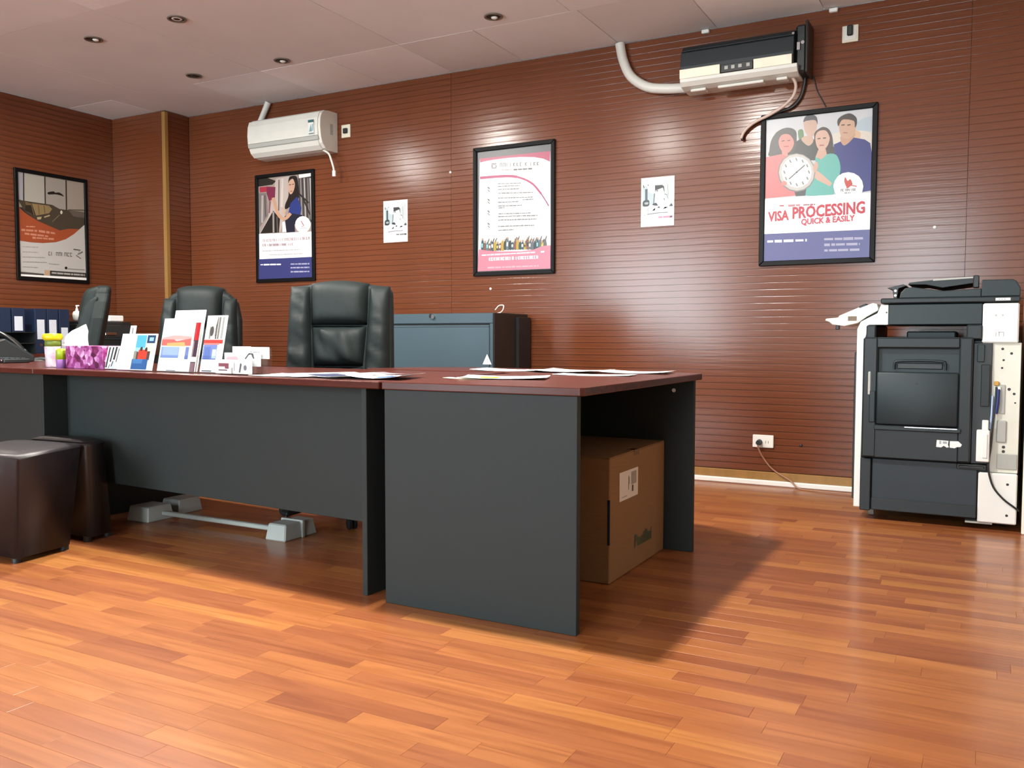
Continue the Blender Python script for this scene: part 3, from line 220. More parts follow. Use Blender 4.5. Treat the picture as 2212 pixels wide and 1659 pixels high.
 'exam': [('77797a',[.0,1.0,1.0,1.0,1.0,.0,.0,.0]),('fcfcfc',[.035,.946,.981,.944,.994,.006,.009,.007]),('cf6480',[.035,.946,.981,.944,.978,.859,.895,.888,.78,.908,.593,.922,.427,.926,.233,.924,.11,.919,.038,.912]),('5c5658',[.196,.895,.196,.864,.205,.863,.204,.895]),('5c5658',[.219,.895,.219,.863,.228,.862,.227,.894]),('5c5658',[.197,.89,.224,.889,.223,.894,.196,.895]),('5c5658',[.242,.894,.242,.862,.251,.861,.25,.893]),('5c5658',[.242,.888,.269,.887,.269,.892,.242,.893]),('5c5658',[.243,.863,.269,.861,.269,.866,.242,.867]),('5c5658',[.315,.891,.315,.859,.323,.858,.323,.89]),('5c5658',[.337,.89,.338,.858,.346,.858,.345,.889]),('5c5658',[.315,.885,.342,.884,.341,.889,.315,.89]),('5c5658',[.36,.889,.36,.857,.368,.857,.368,.888]),('5c5658',[.383,.888,.383,.856,.391,.856,.391,.887]),('5c5658',[.36,.883,.387,.882,.386,.887,.36,.888]),('5c5658',[.405,.887,.405,.855,.413,.855,.413,.886]),('5c5658',[.45,.885,.45,.854,.458,.853,.458,.884]),('5c5658',[.495,.883,.495,.852,.503,.851,.503,.883]),('5c5658',[.498,.865,.524,.878,.518,.882,.492,.869]),('5c5658',[.492,.866,.519,.851,.524,.854,.497,.869]),('5c5658',[.539,.881,.54,.85,.547,.849,.547,.881]),('5c5658',[.542,.864,.568,.877,.563,.88,.537,.867]),('5c5658',[.537,.864,.563,.849,.568,.852,.542,.867]),('5c5658',[.583,.879,.584,.848,.592,.848,.591,.879]),('5c5658',[.584,.874,.609,.873,.609,.877,.583,.878]),('5c5658',[.584,.849,.61,.848,.61,.852,.584,.854]),('5c5658',[.653,.876,.654,.845,.661,.845,.661,.876]),('5c5658',[.656,.859,.682,.872,.676,.876,.651,.863]),('5c5658',[.651,.859,.677,.844,.682,.847,.656,.862]),('5c5658',[.723,.873,.723,.843,.731,.842,.73,.873]),('5c5658',[.766,.872,.766,.841,.774,.84,.774,.871]),('5c5658',[.769,.854,.794,.867,.789,.871,.764,.858]),('5c5658',[.764,.855,.789,.84,.794,.843,.769,.858]),('5c5658',[.809,.87,.81,.839,.817,.839,.817,.869]),('5c5658',[.812,.853,.837,.865,.832,.869,.807,.856]),('5c5658',[.807,.853,.832,.838,.837,.841,.812,.856]),('c9b9bc',[.331,.837,.37,.835,.37,.826,.331,.828]),('c9b9bc',[.379,.835,.443,.833,.444,.823,.379,.826]),('c9b9bc',[.449,.831,.476,.83,.476,.823,.449,.824]),('6f6a6a',[.5,.831,.551,.829,.552,.818,.5,.819]),('6f6a6a',[.559,.829,.615,.827,.615,.817,.559,.818]),('6f6a6a',[.623,.827,.682,.826,.683,.815,.623,.816]),('6f6a6a',[.693,.826,.747,.825,.747,.812,.693,.814]),('9a8f92',[.199,.878,.233,.895,.27,.874,.264,.85,.203,.852]),('fcfcfc',[.215,.877,.233,.886,.255,.875,.252,.858,.217,.86]),('c9507c',[.039,.774,.088,.774,.137,.774,.186,.773,.235,.773,.285,.772,.337,.77,.386,.769,.428,.767,.462,.764,.491,.761,.518,.757,.546,.754,.55,.775,.522,.778,.495,.782,.465,.785,.429,.788,.385,.79,.335,.792,.283,.793,.233,.794,.184,.795,.134,.795,.085,.796,.036,.796]),('c9507c',[.538,.758,.57,.75,.602,.742,.632,.735,.661,.726,.688,.716,.714,.705,.739,.693,.764,.68,.787,.663,.81,.645,.833,.625,.856,.606,.876,.614,.853,.633,.83,.653,.806,.672,.781,.69,.755,.705,.728,.717,.701,.729,.672,.739,.641,.749,.61,.757,.578,.765,.546,.772]),('b04a78',[.854,.613,.874,.594,.894,.575,.913,.556,.929,.539,.944,.522,.959,.505,.972,.509,.957,.526,.942,.543,.925,.56,.907,.579,.887,.599,.867,.618]),('55504e',[.138,.702,.167,.688,.142,.679,.171,.662,.178,.667,.153,.679,.178,.689,.145,.707]),('77726e',[.169,.696,.168,.693,.165,.691,.162,.69,.157,.69,.153,.691,.15,.692,.147,.694,.146,.697,.147,.699,.149,.701,.153,.703,.157,.703,.162,.702,.165,.701,.168,.698]),('55504e',[.138,.603,.167,.589,.142,.58,.172,.563,.179,.568,.153,.58,.178,.59,.145,.608]),('77726e',[.169,.597,.168,.595,.166,.593,.162,.591,.158,.591,.153,.592,.15,.593,.147,.595,.146,.598,.147,.601,.15,.603,.153,.604,.158,.604,.162,.603,.166,.602,.168,.6]),('55504e',[.138,.507,.167,.494,.142,.484,.172,.467,.179,.472,.154,.484,.178,.494,.145,.512]),('77726e',[.169,.502,.168,.499,.166,.497,.162,.496,.158,.495,.154,.496,.15,.498,.148,.5,.147,.502,.148,.505,.15,.507,.154,.508,.158,.509,.162,.508,.166,.506,.168,.504]),('55504e',[.138,.404,.168,.39,.143,.38,.172,.364,.179,.369,.154,.38,.179,.391,.145,.409]),('77726e',[.169,.398,.169,.396,.166,.393,.162,.392,.158,.392,.154,.392,.15,.394,.148,.396,.147,.399,.148,.401,.15,.403,.154,.405,.158,.405,.162,.404,.166,.403,.169,.401]),('868686',[.289,.726,.326,.725,.326,.718,.289,.719]),('868686',[.331,.724,.383,.722,.383,.716,.331,.718]),('868686',[.389,.722,.443,.72,.443,.714,.389,.716]),('868686',[.449,.72,.491,.719,.491,.712,.449,.714]),('868686',[.496,.719,.542,.717,.542,.71,.497,.712]),('868686',[.548,.717,.572,.716,.572,.709,.548,.71]),('868686',[.576,.717,.596,.716,.596,.708,.576,.708]),('868686',[.289,.705,.339,.703,.339,.696,.289,.697]),('868686',[.345,.703,.367,.702,.367,.695,.345,.696]),('868686',[.373,.702,.42,.7,.42,.693,.373,.695]),('868686',[.425,.7,.453,.699,.453,.692,.425,.693]),('868686',[.458,.699,.508,.697,.508,.69,.458,.692]),('868686',[.515,.696,.567,.695,.567,.689,.515,.69]),('868686',[.572,.694,.584,.694,.585,.688,.572,.688]),('868686',[.289,.679,.344,.677,.344,.671,.289,.672]),('868686',[.35,.677,.373,.677,.373,.669,.35,.67]),('868686',[.38,.676,.405,.675,.406,.669,.38,.67]),('868686',[.41,.675,.449,.673,.449,.667,.41,.669]),('868686',[.454,.674,.491,.673,.491,.665,.454,.666]),('868686',[.497,.673,.53,.672,.53,.664,.497,.665]),('868686',[.534,.671,.575,.67,.575,.663,.535,.664]),('868686',[.29,.648,.332,.646,.332,.64,.29,.641]),('868686',[.337,.647,.395,.645,.396,.636,.337,.638]),('868686',[.4,.645,.446,.643,.446,.634,.4,.636]),('868686',[.451,.642,.493,.64,.493,.634,.451,.635]),('868686',[.499,.641,.543,.639,.543,.631,.499,.633]),('868686',[.549,.638,.57,.638,.57,.631,.55,.631]),('868686',[.577,.638,.617,.636,.617,.629,.577,.63]),('868686',[.623,.636,.679,.634,.679,.627,.623,.629]),('868686',[.683,.634,.731,.632,.731,.625,.683,.627]),('868686',[.737,.632,.762,.631,.762,.624,.737,.625]),('868686',[.29,.609,.311,.608,.311,.6,.29,.601]),('868686',[.316,.607,.366,.606,.366,.599,.316,.601]),('868686',[.372,.606,.423,.604,.423,.597,.372,.599]),('868686',[.429,.604,.456,.603,.457,.595,.429,.596]),('868686',[.462,.603,.489,.603,.489,.594,.462,.595]),('868686',[.494,.602,.526,.601,.527,.593,.494,.594]),('868686',[.532,.6,.576,.599,.576,.592,.532,.594]),('868686',[.582,.598,.61,.597,.61,.591,.582,.592]),('868686',[.617,.598,.641,.597,.641,.589,.617,.59]),('868686',[.648,.596,.689,.594,.689,.588,.648,.59]),('868686',[.693,.595,.718,.594,.718,.587,.693,.588]),('868686',[.724,.594,.756,.593,.757,.586,.724,.587]),('868686',[.622,.577,.661,.577,.661,.571,.622,.571]),('868686',[.665,.578,.704,.577,.704,.569,.665,.57]),('868686',[.709,.577,.743,.577,.743,.569,.709,.569]),('868686',[.749,.577,.763,.577,.763,.568,.75,.569]),('868686',[.29,.574,.337,.573,.337,.565,.29,.566]),('868686',[.344,.572,.382,.571,.382,.564,.344,.565]),('868686',[.386,.571,.425,.57,.425,.563,.386,.564]),('868686',[.432,.57,.452,.57,.452,.562,.432,.562]),('868686',[.457,.569,.475,.568,.475,.562,.457,.562]),('868686',[.481,.569,.521,.568,.521,.561,.481,.562]),('868686',[.526,.568,.562,.567,.562,.559,.526,.56]),('868686',[.568,.566,.574,.566,.574,.56,.568,.56]),('868686',[.29,.543,.344,.542,.345,.534,.29,.536]),('868686',[.35,.542,.39,.541,.39,.533,.35,.534]),('868686',[.394,.54,.438,.539,.438,.532,.395,.533]),('868686',[.443,.539,.49,.538,.49,.53,.443,.531]),('868686',[.495,.538,.54,.536,.54,.529,.495,.53]),('868686',[.546,.536,.589,.535,.589,.528,.546,.53]),('868686',[.595,.536,.61,.535,.61,.527,.595,.527]),('868686',[.296,.526,.348,.527,.348,.519,.297,.518]),('868686',[.354,.526,.382,.526,.382,.52,.354,.52]),('868686',[.297,.479,.34,.478,.34,.47,.297,.471]),('868686',[.345,.477,.366,.476,.366,.47,.345,.47]),('868686',[.372,.476,.397,.475,.397,.469,.372,.47]),('868686',[.402,.476,.439,.475,.439,.467,.402,.468]),('868686',[.443,.474,.492,.473,.492,.466,.443,.467]),('868686',[.499,.474,.516,.473,.517,.465,.499,.465]),('868686',[.522,.473,.579,.472,.579,.463,.523,.465]),('868686',[.586,.471,.607,.47,.607,.463,.586,.464]),('868686',[.612,.47,.66,.468,.66,.462,.612,.463]),('868686',[.665,.468,.686,.468,.687,.461,.665,.462]),('868686',[.693,.468,.729,.467,.729,.46,.693,.461]),('868686',[.291,.457,.328,.456,.328,.448,.291,.449]),('868686',[.333,.455,.377,.454,.377,.447,.333,.448]),('868686',[.382,.454,.421,.453,.421,.446,.382,.447]),('868686',[.426,.452,.482,.451,.482,.445,.426,.446]),('868686',[.487,.451,.536,.449,.537,.443,.487,.445]),('868686',[.542,.45,.593,.449,.593,.441,.542,.442]),('868686',[.598,.448,.617,.447,.617,.441,.598,.441]),('868686',[.622,.448,.671,.447,.672,.438,.623,.44]),('868686',[.678,.447,.731,.445,.731,.437,.678,.438]),('868686',[.737,.445,.79,.444,.79,.435,.737,.437]),('868686',[.795,.443,.824,.442,.824,.435,.795,.436]),('868686',[.83,.442,.835,.442,.835,.435,.83,.435]),('868686',[.291,.427,.325,.426,.325,.419,.291,.42]),('868686',[.33,.427,.367,.426,.367,.418,.33,.419]),('868686',[.373,.425,.409,.424,.409,.417,.373,.418]),('868686',[.414,.424,.445,.423,.445,.416,.414,.417]),('868686',[.451,.424,.476,.423,.476,.415,.451,.416]),('868686',[.482,.423,.505,.422,.505,.414,.482,.415]),('868686',[.51,.422,.546,.421,.546,.413,.511,.414]),('868686',[.552,.421,.605,.42,.605,.412,.552,.413]),('868686',[.61,.419,.649,.418,.649,.411,.61,.412]),('868686',[.653,.418,.692,.417,.692,.41,.653,.411]),('868686',[.699,.417,.728,.417,.728,.408,.699,.409]),('868686',[.734,.416,.755,.416,.755,.408,.734,.408]),('868686',[.76,.415,.798,.414,.798,.408,.76,.409]),('868686',[.802,.414,.812,.414,.812,.407,.802,.408]),('868686',[.291,.375,.316,.375,.316,.368,.291,.369]),('868686',[.323,.375,.381,.374,.381,.366,.323,.367]),('868686',[.387,.374,.441,.373,.441,.365,.387,.366]),('868686',[.445,.372,.491,.371,.491,.364,.445,.365]),('868686',[.496,.371,.526,.371,.526,.363,.496,.364]),('868686',[.531,.371,.573,.37,.573,.362,.531,.363]),('868686',[.579,.37,.597,.369,.597,.361,.579,.362]),('868686',[.601,.37,.637,.369,.637,.36,.601,.361]),('868686',[.644,.368,.697,.367,.697,.359,.644,.36]),('868686',[.702,.367,.724,.366,.725,.359,.702,.36]),('868686',[.731,.366,.757,.365,.757,.358,.731,.359]),('868686',[.763,.366,.778,.365,.778,.358,.763,.358]),('868686',[.291,.342,.347,.342,.348,.335,.291,.336]),('868686',[.352,.342,.402,.342,.402,.334,.352,.334]),('868686',[.407,.341,.43,.341,.43,.334,.407,.335]),('868686',[.436,.341,.49,.341,.49,.334,.436,.334]),('868686',[.495,.341,.505,.341,.505,.334,.495,.334]),('2f5560',[.054,.181,.053,.22,.061,.26,.074,.272,.087,.263,.099,.222,.102,.18,.078,.17]),('caa088',[.089,.272,.085,.265,.075,.262,.065,.266,.061,.273,.065,.28,.075,.283,.085,.28]),('9fe0e0',[.059,.236,.082,.239,.079,.204,.061,.204]),('8a5a4a',[.089,.18,.088,.209,.097,.238,.109,.248,.122,.242,.134,.211,.137,.179,.114,.172]),('caa088',[.125,.251,.121,.244,.111,.241,.101,.244,.097,.252,.101,.259,.111,.262,.121,.259]),('5f7f86',[.125,.179,.124,.211,.132,.243,.144,.253,.157,.247,.169,.213,.173,.178,.149,.171]),('efe6da',[.16,.256,.156,.248,.146,.246,.136,.249,.132,.256,.136,.264,.146,.266,.156,.263]),('9fe0e0',[.13,.224,.152,.227,.15,.198,.132,.198]),('4a4a4a',[.155,.241,.174,.274,.165,.277,.145,.244]),('8a5a4a',[.16,.179,.159,.205,.167,.232,.179,.241,.192,.236,.205,.207,.208,.178,.184,.171]),('efe6da',[.195,.245,.191,.237,.181,.234,.171,.238,.167,.245,.171,.252,.181,.255,.191,.252]),('eef2f4',[.165,.216,.187,.218,.185,.194,.167,.195]),('4a4a4a',[.19,.23,.21,.263,.2,.265,.18,.232]),('2f5560',[.195,.178,.194,.211,.202,.245,.214,.255,.227,.249,.239,.213,.243,.177,.219,.169]),('efe6da',[.23,.258,.226,.25,.216,.247,.206,.251,.202,.258,.206,.265,.216,.268,.226,.265]),('ffffff',[.2,.225,.222,.228,.22,.198,.203,.198]),('4a4a4a',[.225,.243,.244,.276,.235,.278,.215,.246]),('caa93a',[.23,.177,.229,.211,.237,.246,.249,.257,.262,.25,.274,.213,.277,.176,.254,.168]),('efe6da',[.265,.259,.261,.251,.251,.248,.241,.252,.237,.259,.241,.266,.251,.269,.261,.266]),('4a4a4a',[.259,.244,.279,.277,.27,.279,.25,.246]),('4a4f52',[.265,.177,.264,.201,.272,.225,.284,.234,.297,.229,.309,.203,.312,.176,.289,.17]),('caa088',[.299,.238,.295,.231,.286,.228,.276,.231,.272,.239,.276,.246,.286,.249,.295,.246]),('f2dc7a',[.27,.211,.292,.213,.29,.191,.272,.191]),('8a5a4a',[.3,.176,.299,.202,.307,.228,.319,.237,.332,.232,.344,.204,.347,.175,.324,.169]),('efe6da',[.334,.241,.33,.234,.32,.231,.311,.234,.307,.242,.311,.249,.32,.252,.33,.249]),('ffffff',[.304,.213,.327,.215,.324,.191,.307,.192]),('caa93a',[.334,.175,.333,.212,.341,.249,.353,.26,.366,.253,.378,.214,.381,.174,.358,.165]),('efe6da',[.368,.261,.364,.254,.355,.251,.345,.255,.341,.262,.345,.269,.355,.272,.364,.269]),('37424a',[.369,.18,.368,.212,.376,.244,.387,.254,.4,.248,.412,.214,.415,.179,.393,.172]),('d8b49a',[.403,.256,.399,.249,.389,.247,.38,.25,.376,.257,.379,.264,.389,.267,.399,.264]),('4a4a4a',[.397,.242,.417,.275,.408,.277,.388,.245]),('5f7f86',[.403,.18,.402,.218,.41,.257,.422,.269,.434,.261,.446,.22,.45,.179,.427,.169]),('caa088',[.437,.269,.433,.262,.423,.26,.414,.263,.41,.27,.414,.277,.423,.28,.433,.277]),('ffffff',[.408,.234,.43,.237,.427,.202,.41,.203]),('3a3a3a',[.437,.179,.436,.212,.444,.245,.456,.255,.468,.249,.48,.214,.484,.178,.461,.17]),('efe6da',[.471,.258,.467,.25,.457,.248,.448,.251,.444,.258,.448,.265,.457,.268,.467,.265]),('2f5560',[.472,.178,.471,.204,.478,.231,.49,.239,.502,.234,.514,.206,.518,.177,.495,.171]),('efe6da',[.505,.243,.501,.236,.492,.233,.482,.236,.478,.244,.482,.251,.491,.254,.501,.251]),('ffffff',[.476,.215,.498,.217,.496,.194,.479,.194]),('8a5a4a',[.506,.178,.504,.21,.512,.243,.524,.253,.536,.247,.548,.212,.551,.177,.529,.169]),('caa088',[.538,.255,.535,.248,.525,.245,.516,.249,.512,.256,.516,.263,.525,.266,.535,.263]),('4a4a4a',[.534,.241,.552,.274,.543,.276,.524,.243]),('caa93a',[.539,.177,.538,.213,.546,.249,.557,.26,.57,.253,.582,.215,.585,.176,.563,.167]),('caa088',[.572,.261,.568,.254,.559,.252,.55,.255,.546,.262,.549,.269,.559,.272,.568,.269]),('4a4a4a',[.567,.247,.586,.28,.577,.282,.558,.25]),('2d4a4a',[.573,.176,.572,.203,.58,.23,.591,.238,.604,.233,.615,.205,.619,.175,.596,.169]),('d8b49a',[.606,.242,.602,.235,.593,.232,.583,.235,.579,.243,.583,.25,.593,.253,.602,.249]),('2f5560',[.607,.175,.606,.202,.613,.228,.625,.237,.637,.232,.649,.203,.652,.175,.63,.168]),('caa088',[.639,.241,.636,.233,.626,.231,.617,.234,.613,.241,.617,.248,.626,.251,.635,.248]),('ffffff',[.611,.212,.633,.214,.63,.191,.614,.191]),('caa93a',[.64,.175,.639,.197,.647,.219,.658,.227,.671,.223,.682,.199,.685,.174,.663,.168]),('d8b49a',[.673,.232,.669,.225,.66,.222,.651,.225,.647,.232,.65,.24,.66,.242,.669,.239]),('3a3a3a',[.645,.206,.666,.208,.664,.188,.647,.188]),('4a4a4a',[.668,.218,.686,.25,.677,.252,.659,.22]),('8a5a4a',[.674,.174,.672,.21,.68,.246,.691,.258,.703,.25,.715,.212,.719,.173,.697,.164]),('caa088',[.706,.259,.702,.252,.693,.249,.683,.252,.679,.259,.683,.267,.692,.269,.702,.266]),('3a3a3a',[.678,.225,.699,.228,.697,.195,.68,.196]),('4a4a4a',[.701,.245,.719,.277,.71,.279,.692,.247]),('6a6f72',[.707,.173,.706,.202,.713,.23,.724,.239,.737,.234,.748,.203,.752,.172,.73,.166]),('d8b49a',[.739,.243,.735,.235,.726,.233,.717,.236,.713,.243,.717,.25,.726,.253,.735,.25]),('eef2f4',[.711,.213,.732,.215,.73,.19,.714,.19]),('4a4a4a',[.734,.229,.752,.261,.744,.263,.725,.231]),('6a6f72',[.74,.167,.739,.198,.746,.229,.757,.239,.77,.233,.781,.2,.785,.166,.763,.158]),('caa088',[.772,.241,.768,.234,.759,.232,.75,.235,.746,.242,.75,.249,.759,.252,.768,.249]),('4a4a4a',[.767,.227,.785,.259,.776,.262,.758,.23]),('37424a',[.773,.166,.772,.198,.779,.23,.79,.241,.802,.234,.814,.2,.818,.165,.796,.157]),('efe6da',[.805,.243,.801,.236,.792,.233,.783,.236,.779,.243,.782,.25,.792,.253,.801,.25]),('4a4a4a',[.8,.229,.818,.261,.809,.263,.791,.231]),('2f5560',[.806,.166,.805,.203,.812,.24,.823,.252,.835,.244,.847,.205,.85,.165,.829,.155]),('caa088',[.837,.253,.834,.246,.824,.243,.815,.246,.811,.253,.815,.26,.824,.263,.833,.26]),('9fe0e0',[.81,.218,.831,.221,.829,.188,.813,.188]),('6a6f72',[.839,.165,.837,.202,.844,.24,.855,.251,.868,.243,.88,.204,.883,.164,.862,.155]),('efe6da',[.87,.252,.866,.245,.857,.242,.848,.245,.844,.253,.848,.26,.857,.262,.866,.259]),('4a4a4a',[.865,.238,.883,.27,.874,.272,.856,.24]),('caa93a',[.871,.164,.87,.191,.877,.219,.888,.228,.9,.223,.912,.193,.916,.163,.894,.157]),('caa088',[.903,.231,.899,.224,.89,.221,.881,.225,.877,.232,.881,.239,.89,.242,.899,.238]),('f2dc7a',[.875,.203,.896,.205,.894,.18,.878,.181]),('4a4a4a',[.898,.217,.916,.249,.907,.251,.889,.22]),('6a6f72',[.904,.164,.903,.201,.909,.239,.92,.25,.932,.242,.944,.203,.948,.163,.927,.153]),('efe6da',[.935,.251,.931,.244,.922,.241,.913,.244,.909,.252,.913,.259,.922,.261,.931,.258]),('4a4a4a',[.93,.237,.948,.269,.939,.271,.921,.239]),('ef8ea4',[.024,.191,.149,.175,.336,.163,.603,.157,.77,.164,.886,.189,.991,.193,.994,.006,.009,.007]),('fbe3e8',[.066,.145,.128,.145,.128,.134,.066,.134]),('fbe3e8',[.136,.144,.184,.144,.184,.135,.136,.135]),('fbe3e8',[.192,.146,.238,.146,.238,.134,.192,.134]),('fbe3e8',[.248,.146,.325,.146,.325,.134,.248,.134]),('fbe3e8',[.331,.145,.357,.145,.357,.136,.331,.136]),('fbe3e8',[.362,.145,.393,.146,.393,.135,.363,.135]),('fbe3e8',[.399,.145,.456,.145,.456,.136,.399,.136]),('fbe3e8',[.463,.145,.539,.145,.539,.137,.463,.136]),('fbe3e8',[.548,.146,.6,.146,.6,.136,.548,.136]),('fbe3e8',[.606,.147,.669,.147,.669,.136,.606,.136]),('fbe3e8',[.675,.147,.723,.147,.723,.136,.675,.136]),('fbe3e8',[.731,.147,.793,.147,.793,.137,.731,.137]),('fbe9ec',[.168,.116,.168,.091,.181,.091,.181,.116]),('fbe9ec',[.172,.101,.193,.112,.185,.118,.163,.106]),('fbe9ec',[.163,.101,.185,.089,.193,.095,.172,.106]),('fbe9ec',[.2,.116,.2,.091,.213,.091,.212,.116]),('fbe9ec',[.2,.11,.221,.11,.221,.117,.2,.118]),('fbe9ec',[.2,.089,.221,.089,.221,.097,.2,.097]),('fbe9ec',[.232,.116,.232,.091,.244,.091,.244,.116]),('fbe9ec',[.236,.101,.257,.112,.248,.118,.227,.106]),('fbe9ec',[.227,.101,.249,.089,.257,.095,.236,.106]),('fbe9ec',[.263,.116,.264,.091,.276,.091,.276,.116]),('fbe9ec',[.278,.116,.278,.091,.291,.091,.291,.116]),('fbe9ec',[.264,.11,.285,.11,.284,.117,.263,.117]),('fbe9ec',[.295,.116,.295,.091,.308,.091,.308,.116]),('fbe9ec',[.299,.1,.32,.112,.312,.118,.291,.106]),('fbe9ec',[.291,.101,.312,.089,.32,.095,.299,.106]),('fbe9ec',[.327,.116,.327,.091,.339,.09,.339,.116]),('fbe9ec',[.341,.116,.342,.091,.354,.09,.354,.116]),('fbe9ec',[.327,.11,.348,.11,.348,.117,.327,.117]),('fbe9ec',[.358,.116,.358,.091,.371,.09,.371,.116]),('fbe9ec',[.358,.11,.379,.109,.379,.117,.358,.117]),('fbe9ec',[.359,.089,.379,.089,.379,.097,.358,.097]),('fbe9ec',[.39,.116,.39,.091,.402,.09,.402,.116]),('fbe9ec',[.404,.116,.404,.091,.417,.09,.417,.116]),('fbe9ec',[.39,.109,.411,.109,.41,.117,.389,.117]),('fbe9ec',[.421,.116,.421,.091,.434,.09,.433,.116]),('fbe9ec',[.425,.1,.446,.111,.437,.117,.417,.106]),('fbe9ec',[.417,.1,.438,.089,.446,.094,.425,.106]),('fbe9ec',[.452,.116,.452,.09,.465,.09,.464,.115]),('fbe9ec',[.483,.116,.483,.09,.496,.09,.495,.115]),('fbe9ec',[.497,.116,.498,.09,.51,.09,.51,.115]),('fbe9ec',[.483,.109,.504,.109,.504,.117,.483,.117]),('fbe9ec',[.535,.115,.535,.09,.547,.09,.547,.115]),('fbe9ec',[.565,.115,.566,.09,.578,.09,.578,.115]),('fbe9ec',[.57,.1,.59,.111,.582,.117,.561,.106]),('fbe9ec',[.561,.1,.582,.089,.59,.094,.569,.105]),('fbe9ec',[.596,.115,.596,.09,.609,.09,.608,.115]),('fbe9ec',[.61,.115,.611,.09,.623,.09,.623,.115]),('fbe9ec',[.596,.109,.617,.109,.616,.116,.596,.116]),('fbe9ec',[.627,.115,.627,.09,.639,.09,.639,.115]),('fbe9ec',[.627,.109,.647,.109,.647,.116,.626,.116]),('fbe9ec',[.627,.089,.647,.089,.647,.096,.627,.096]),('fbe9ec',[.657,.115,.657,.09,.67,.09,.669,.115]),('fbe9ec',[.657,.109,.678,.109,.677,.116,.657,.116]),('fbe9ec',[.658,.089,.678,.089,.677,.096,.657,.096]),('fbe9ec',[.687,.115,.688,.09,.7,.09,.7,.115]),('fbe9ec',[.688,.109,.708,.109,.707,.116,.687,.116]),('fbe9ec',[.688,.089,.708,.089,.708,.096,.688,.096]),('fbe9ec',[.718,.115,.718,.09,.73,.09,.73,.115]),('fbe9ec',[.732,.115,.732,.09,.744,.09,.744,.115]),('fbe9ec',[.718,.109,.738,.109,.738,.116,.718,.116]),('fbe9ec',[.748,.115,.748,.09,.76,.09,.76,.115]),('fbe9ec',[.752,.1,.772,.111,.764,.116,.744,.105]),('fbe9ec',[.744,.1,.764,.088,.772,.094,.752,.105]),('fbe9ec',[.778,.115,.778,.09,.79,.09,.79,.115]),('fbe9ec',[.778,.108,.798,.108,.798,.116,.778,.116]),('fbe9ec',[.779,.089,.799,.089,.798,.096,.778,.096]),('fbe9ec',[.808,.115,.808,.09,.82,.09,.82,.114]),('fbe9ec',[.822,.115,.822,.09,.834,.09,.834,.114]),('fbe9ec',[.808,.108,.828,.108,.828,.116,.808,.116]),('f6bcc8',[.149,.04,.243,.04,.243,.025,.149,.025]),('f6bcc8',[.252,.039,.337,.039,.337,.025,.252,.026]),('f6bcc8',[.348,.038,.383,.038,.383,.026,.349,.026]),('f6bcc8',[.392,.038,.478,.038,.478,.025,.393,.026]),('f6bcc8',[.485,.039,.529,.039,.529,.025,.485,.025]),('f6bcc8',[.54,.037,.608,.037,.608,.026,.54,.026]),('f6bcc8',[.619,.037,.706,.037,.706,.025,.619,.026]),('f6bcc8',[.715,.036,.763,.036,.763,.026,.715,.026]),('f6bcc8',[.773,.036,.812,.036,.812,.026,.773,.026]),('f6bcc8',[.823,.038,.842,.038,.843,.024,.824,.024]),('fbe3e8',[.869,.149,.916,.15,.916,.137,.87,.136])],
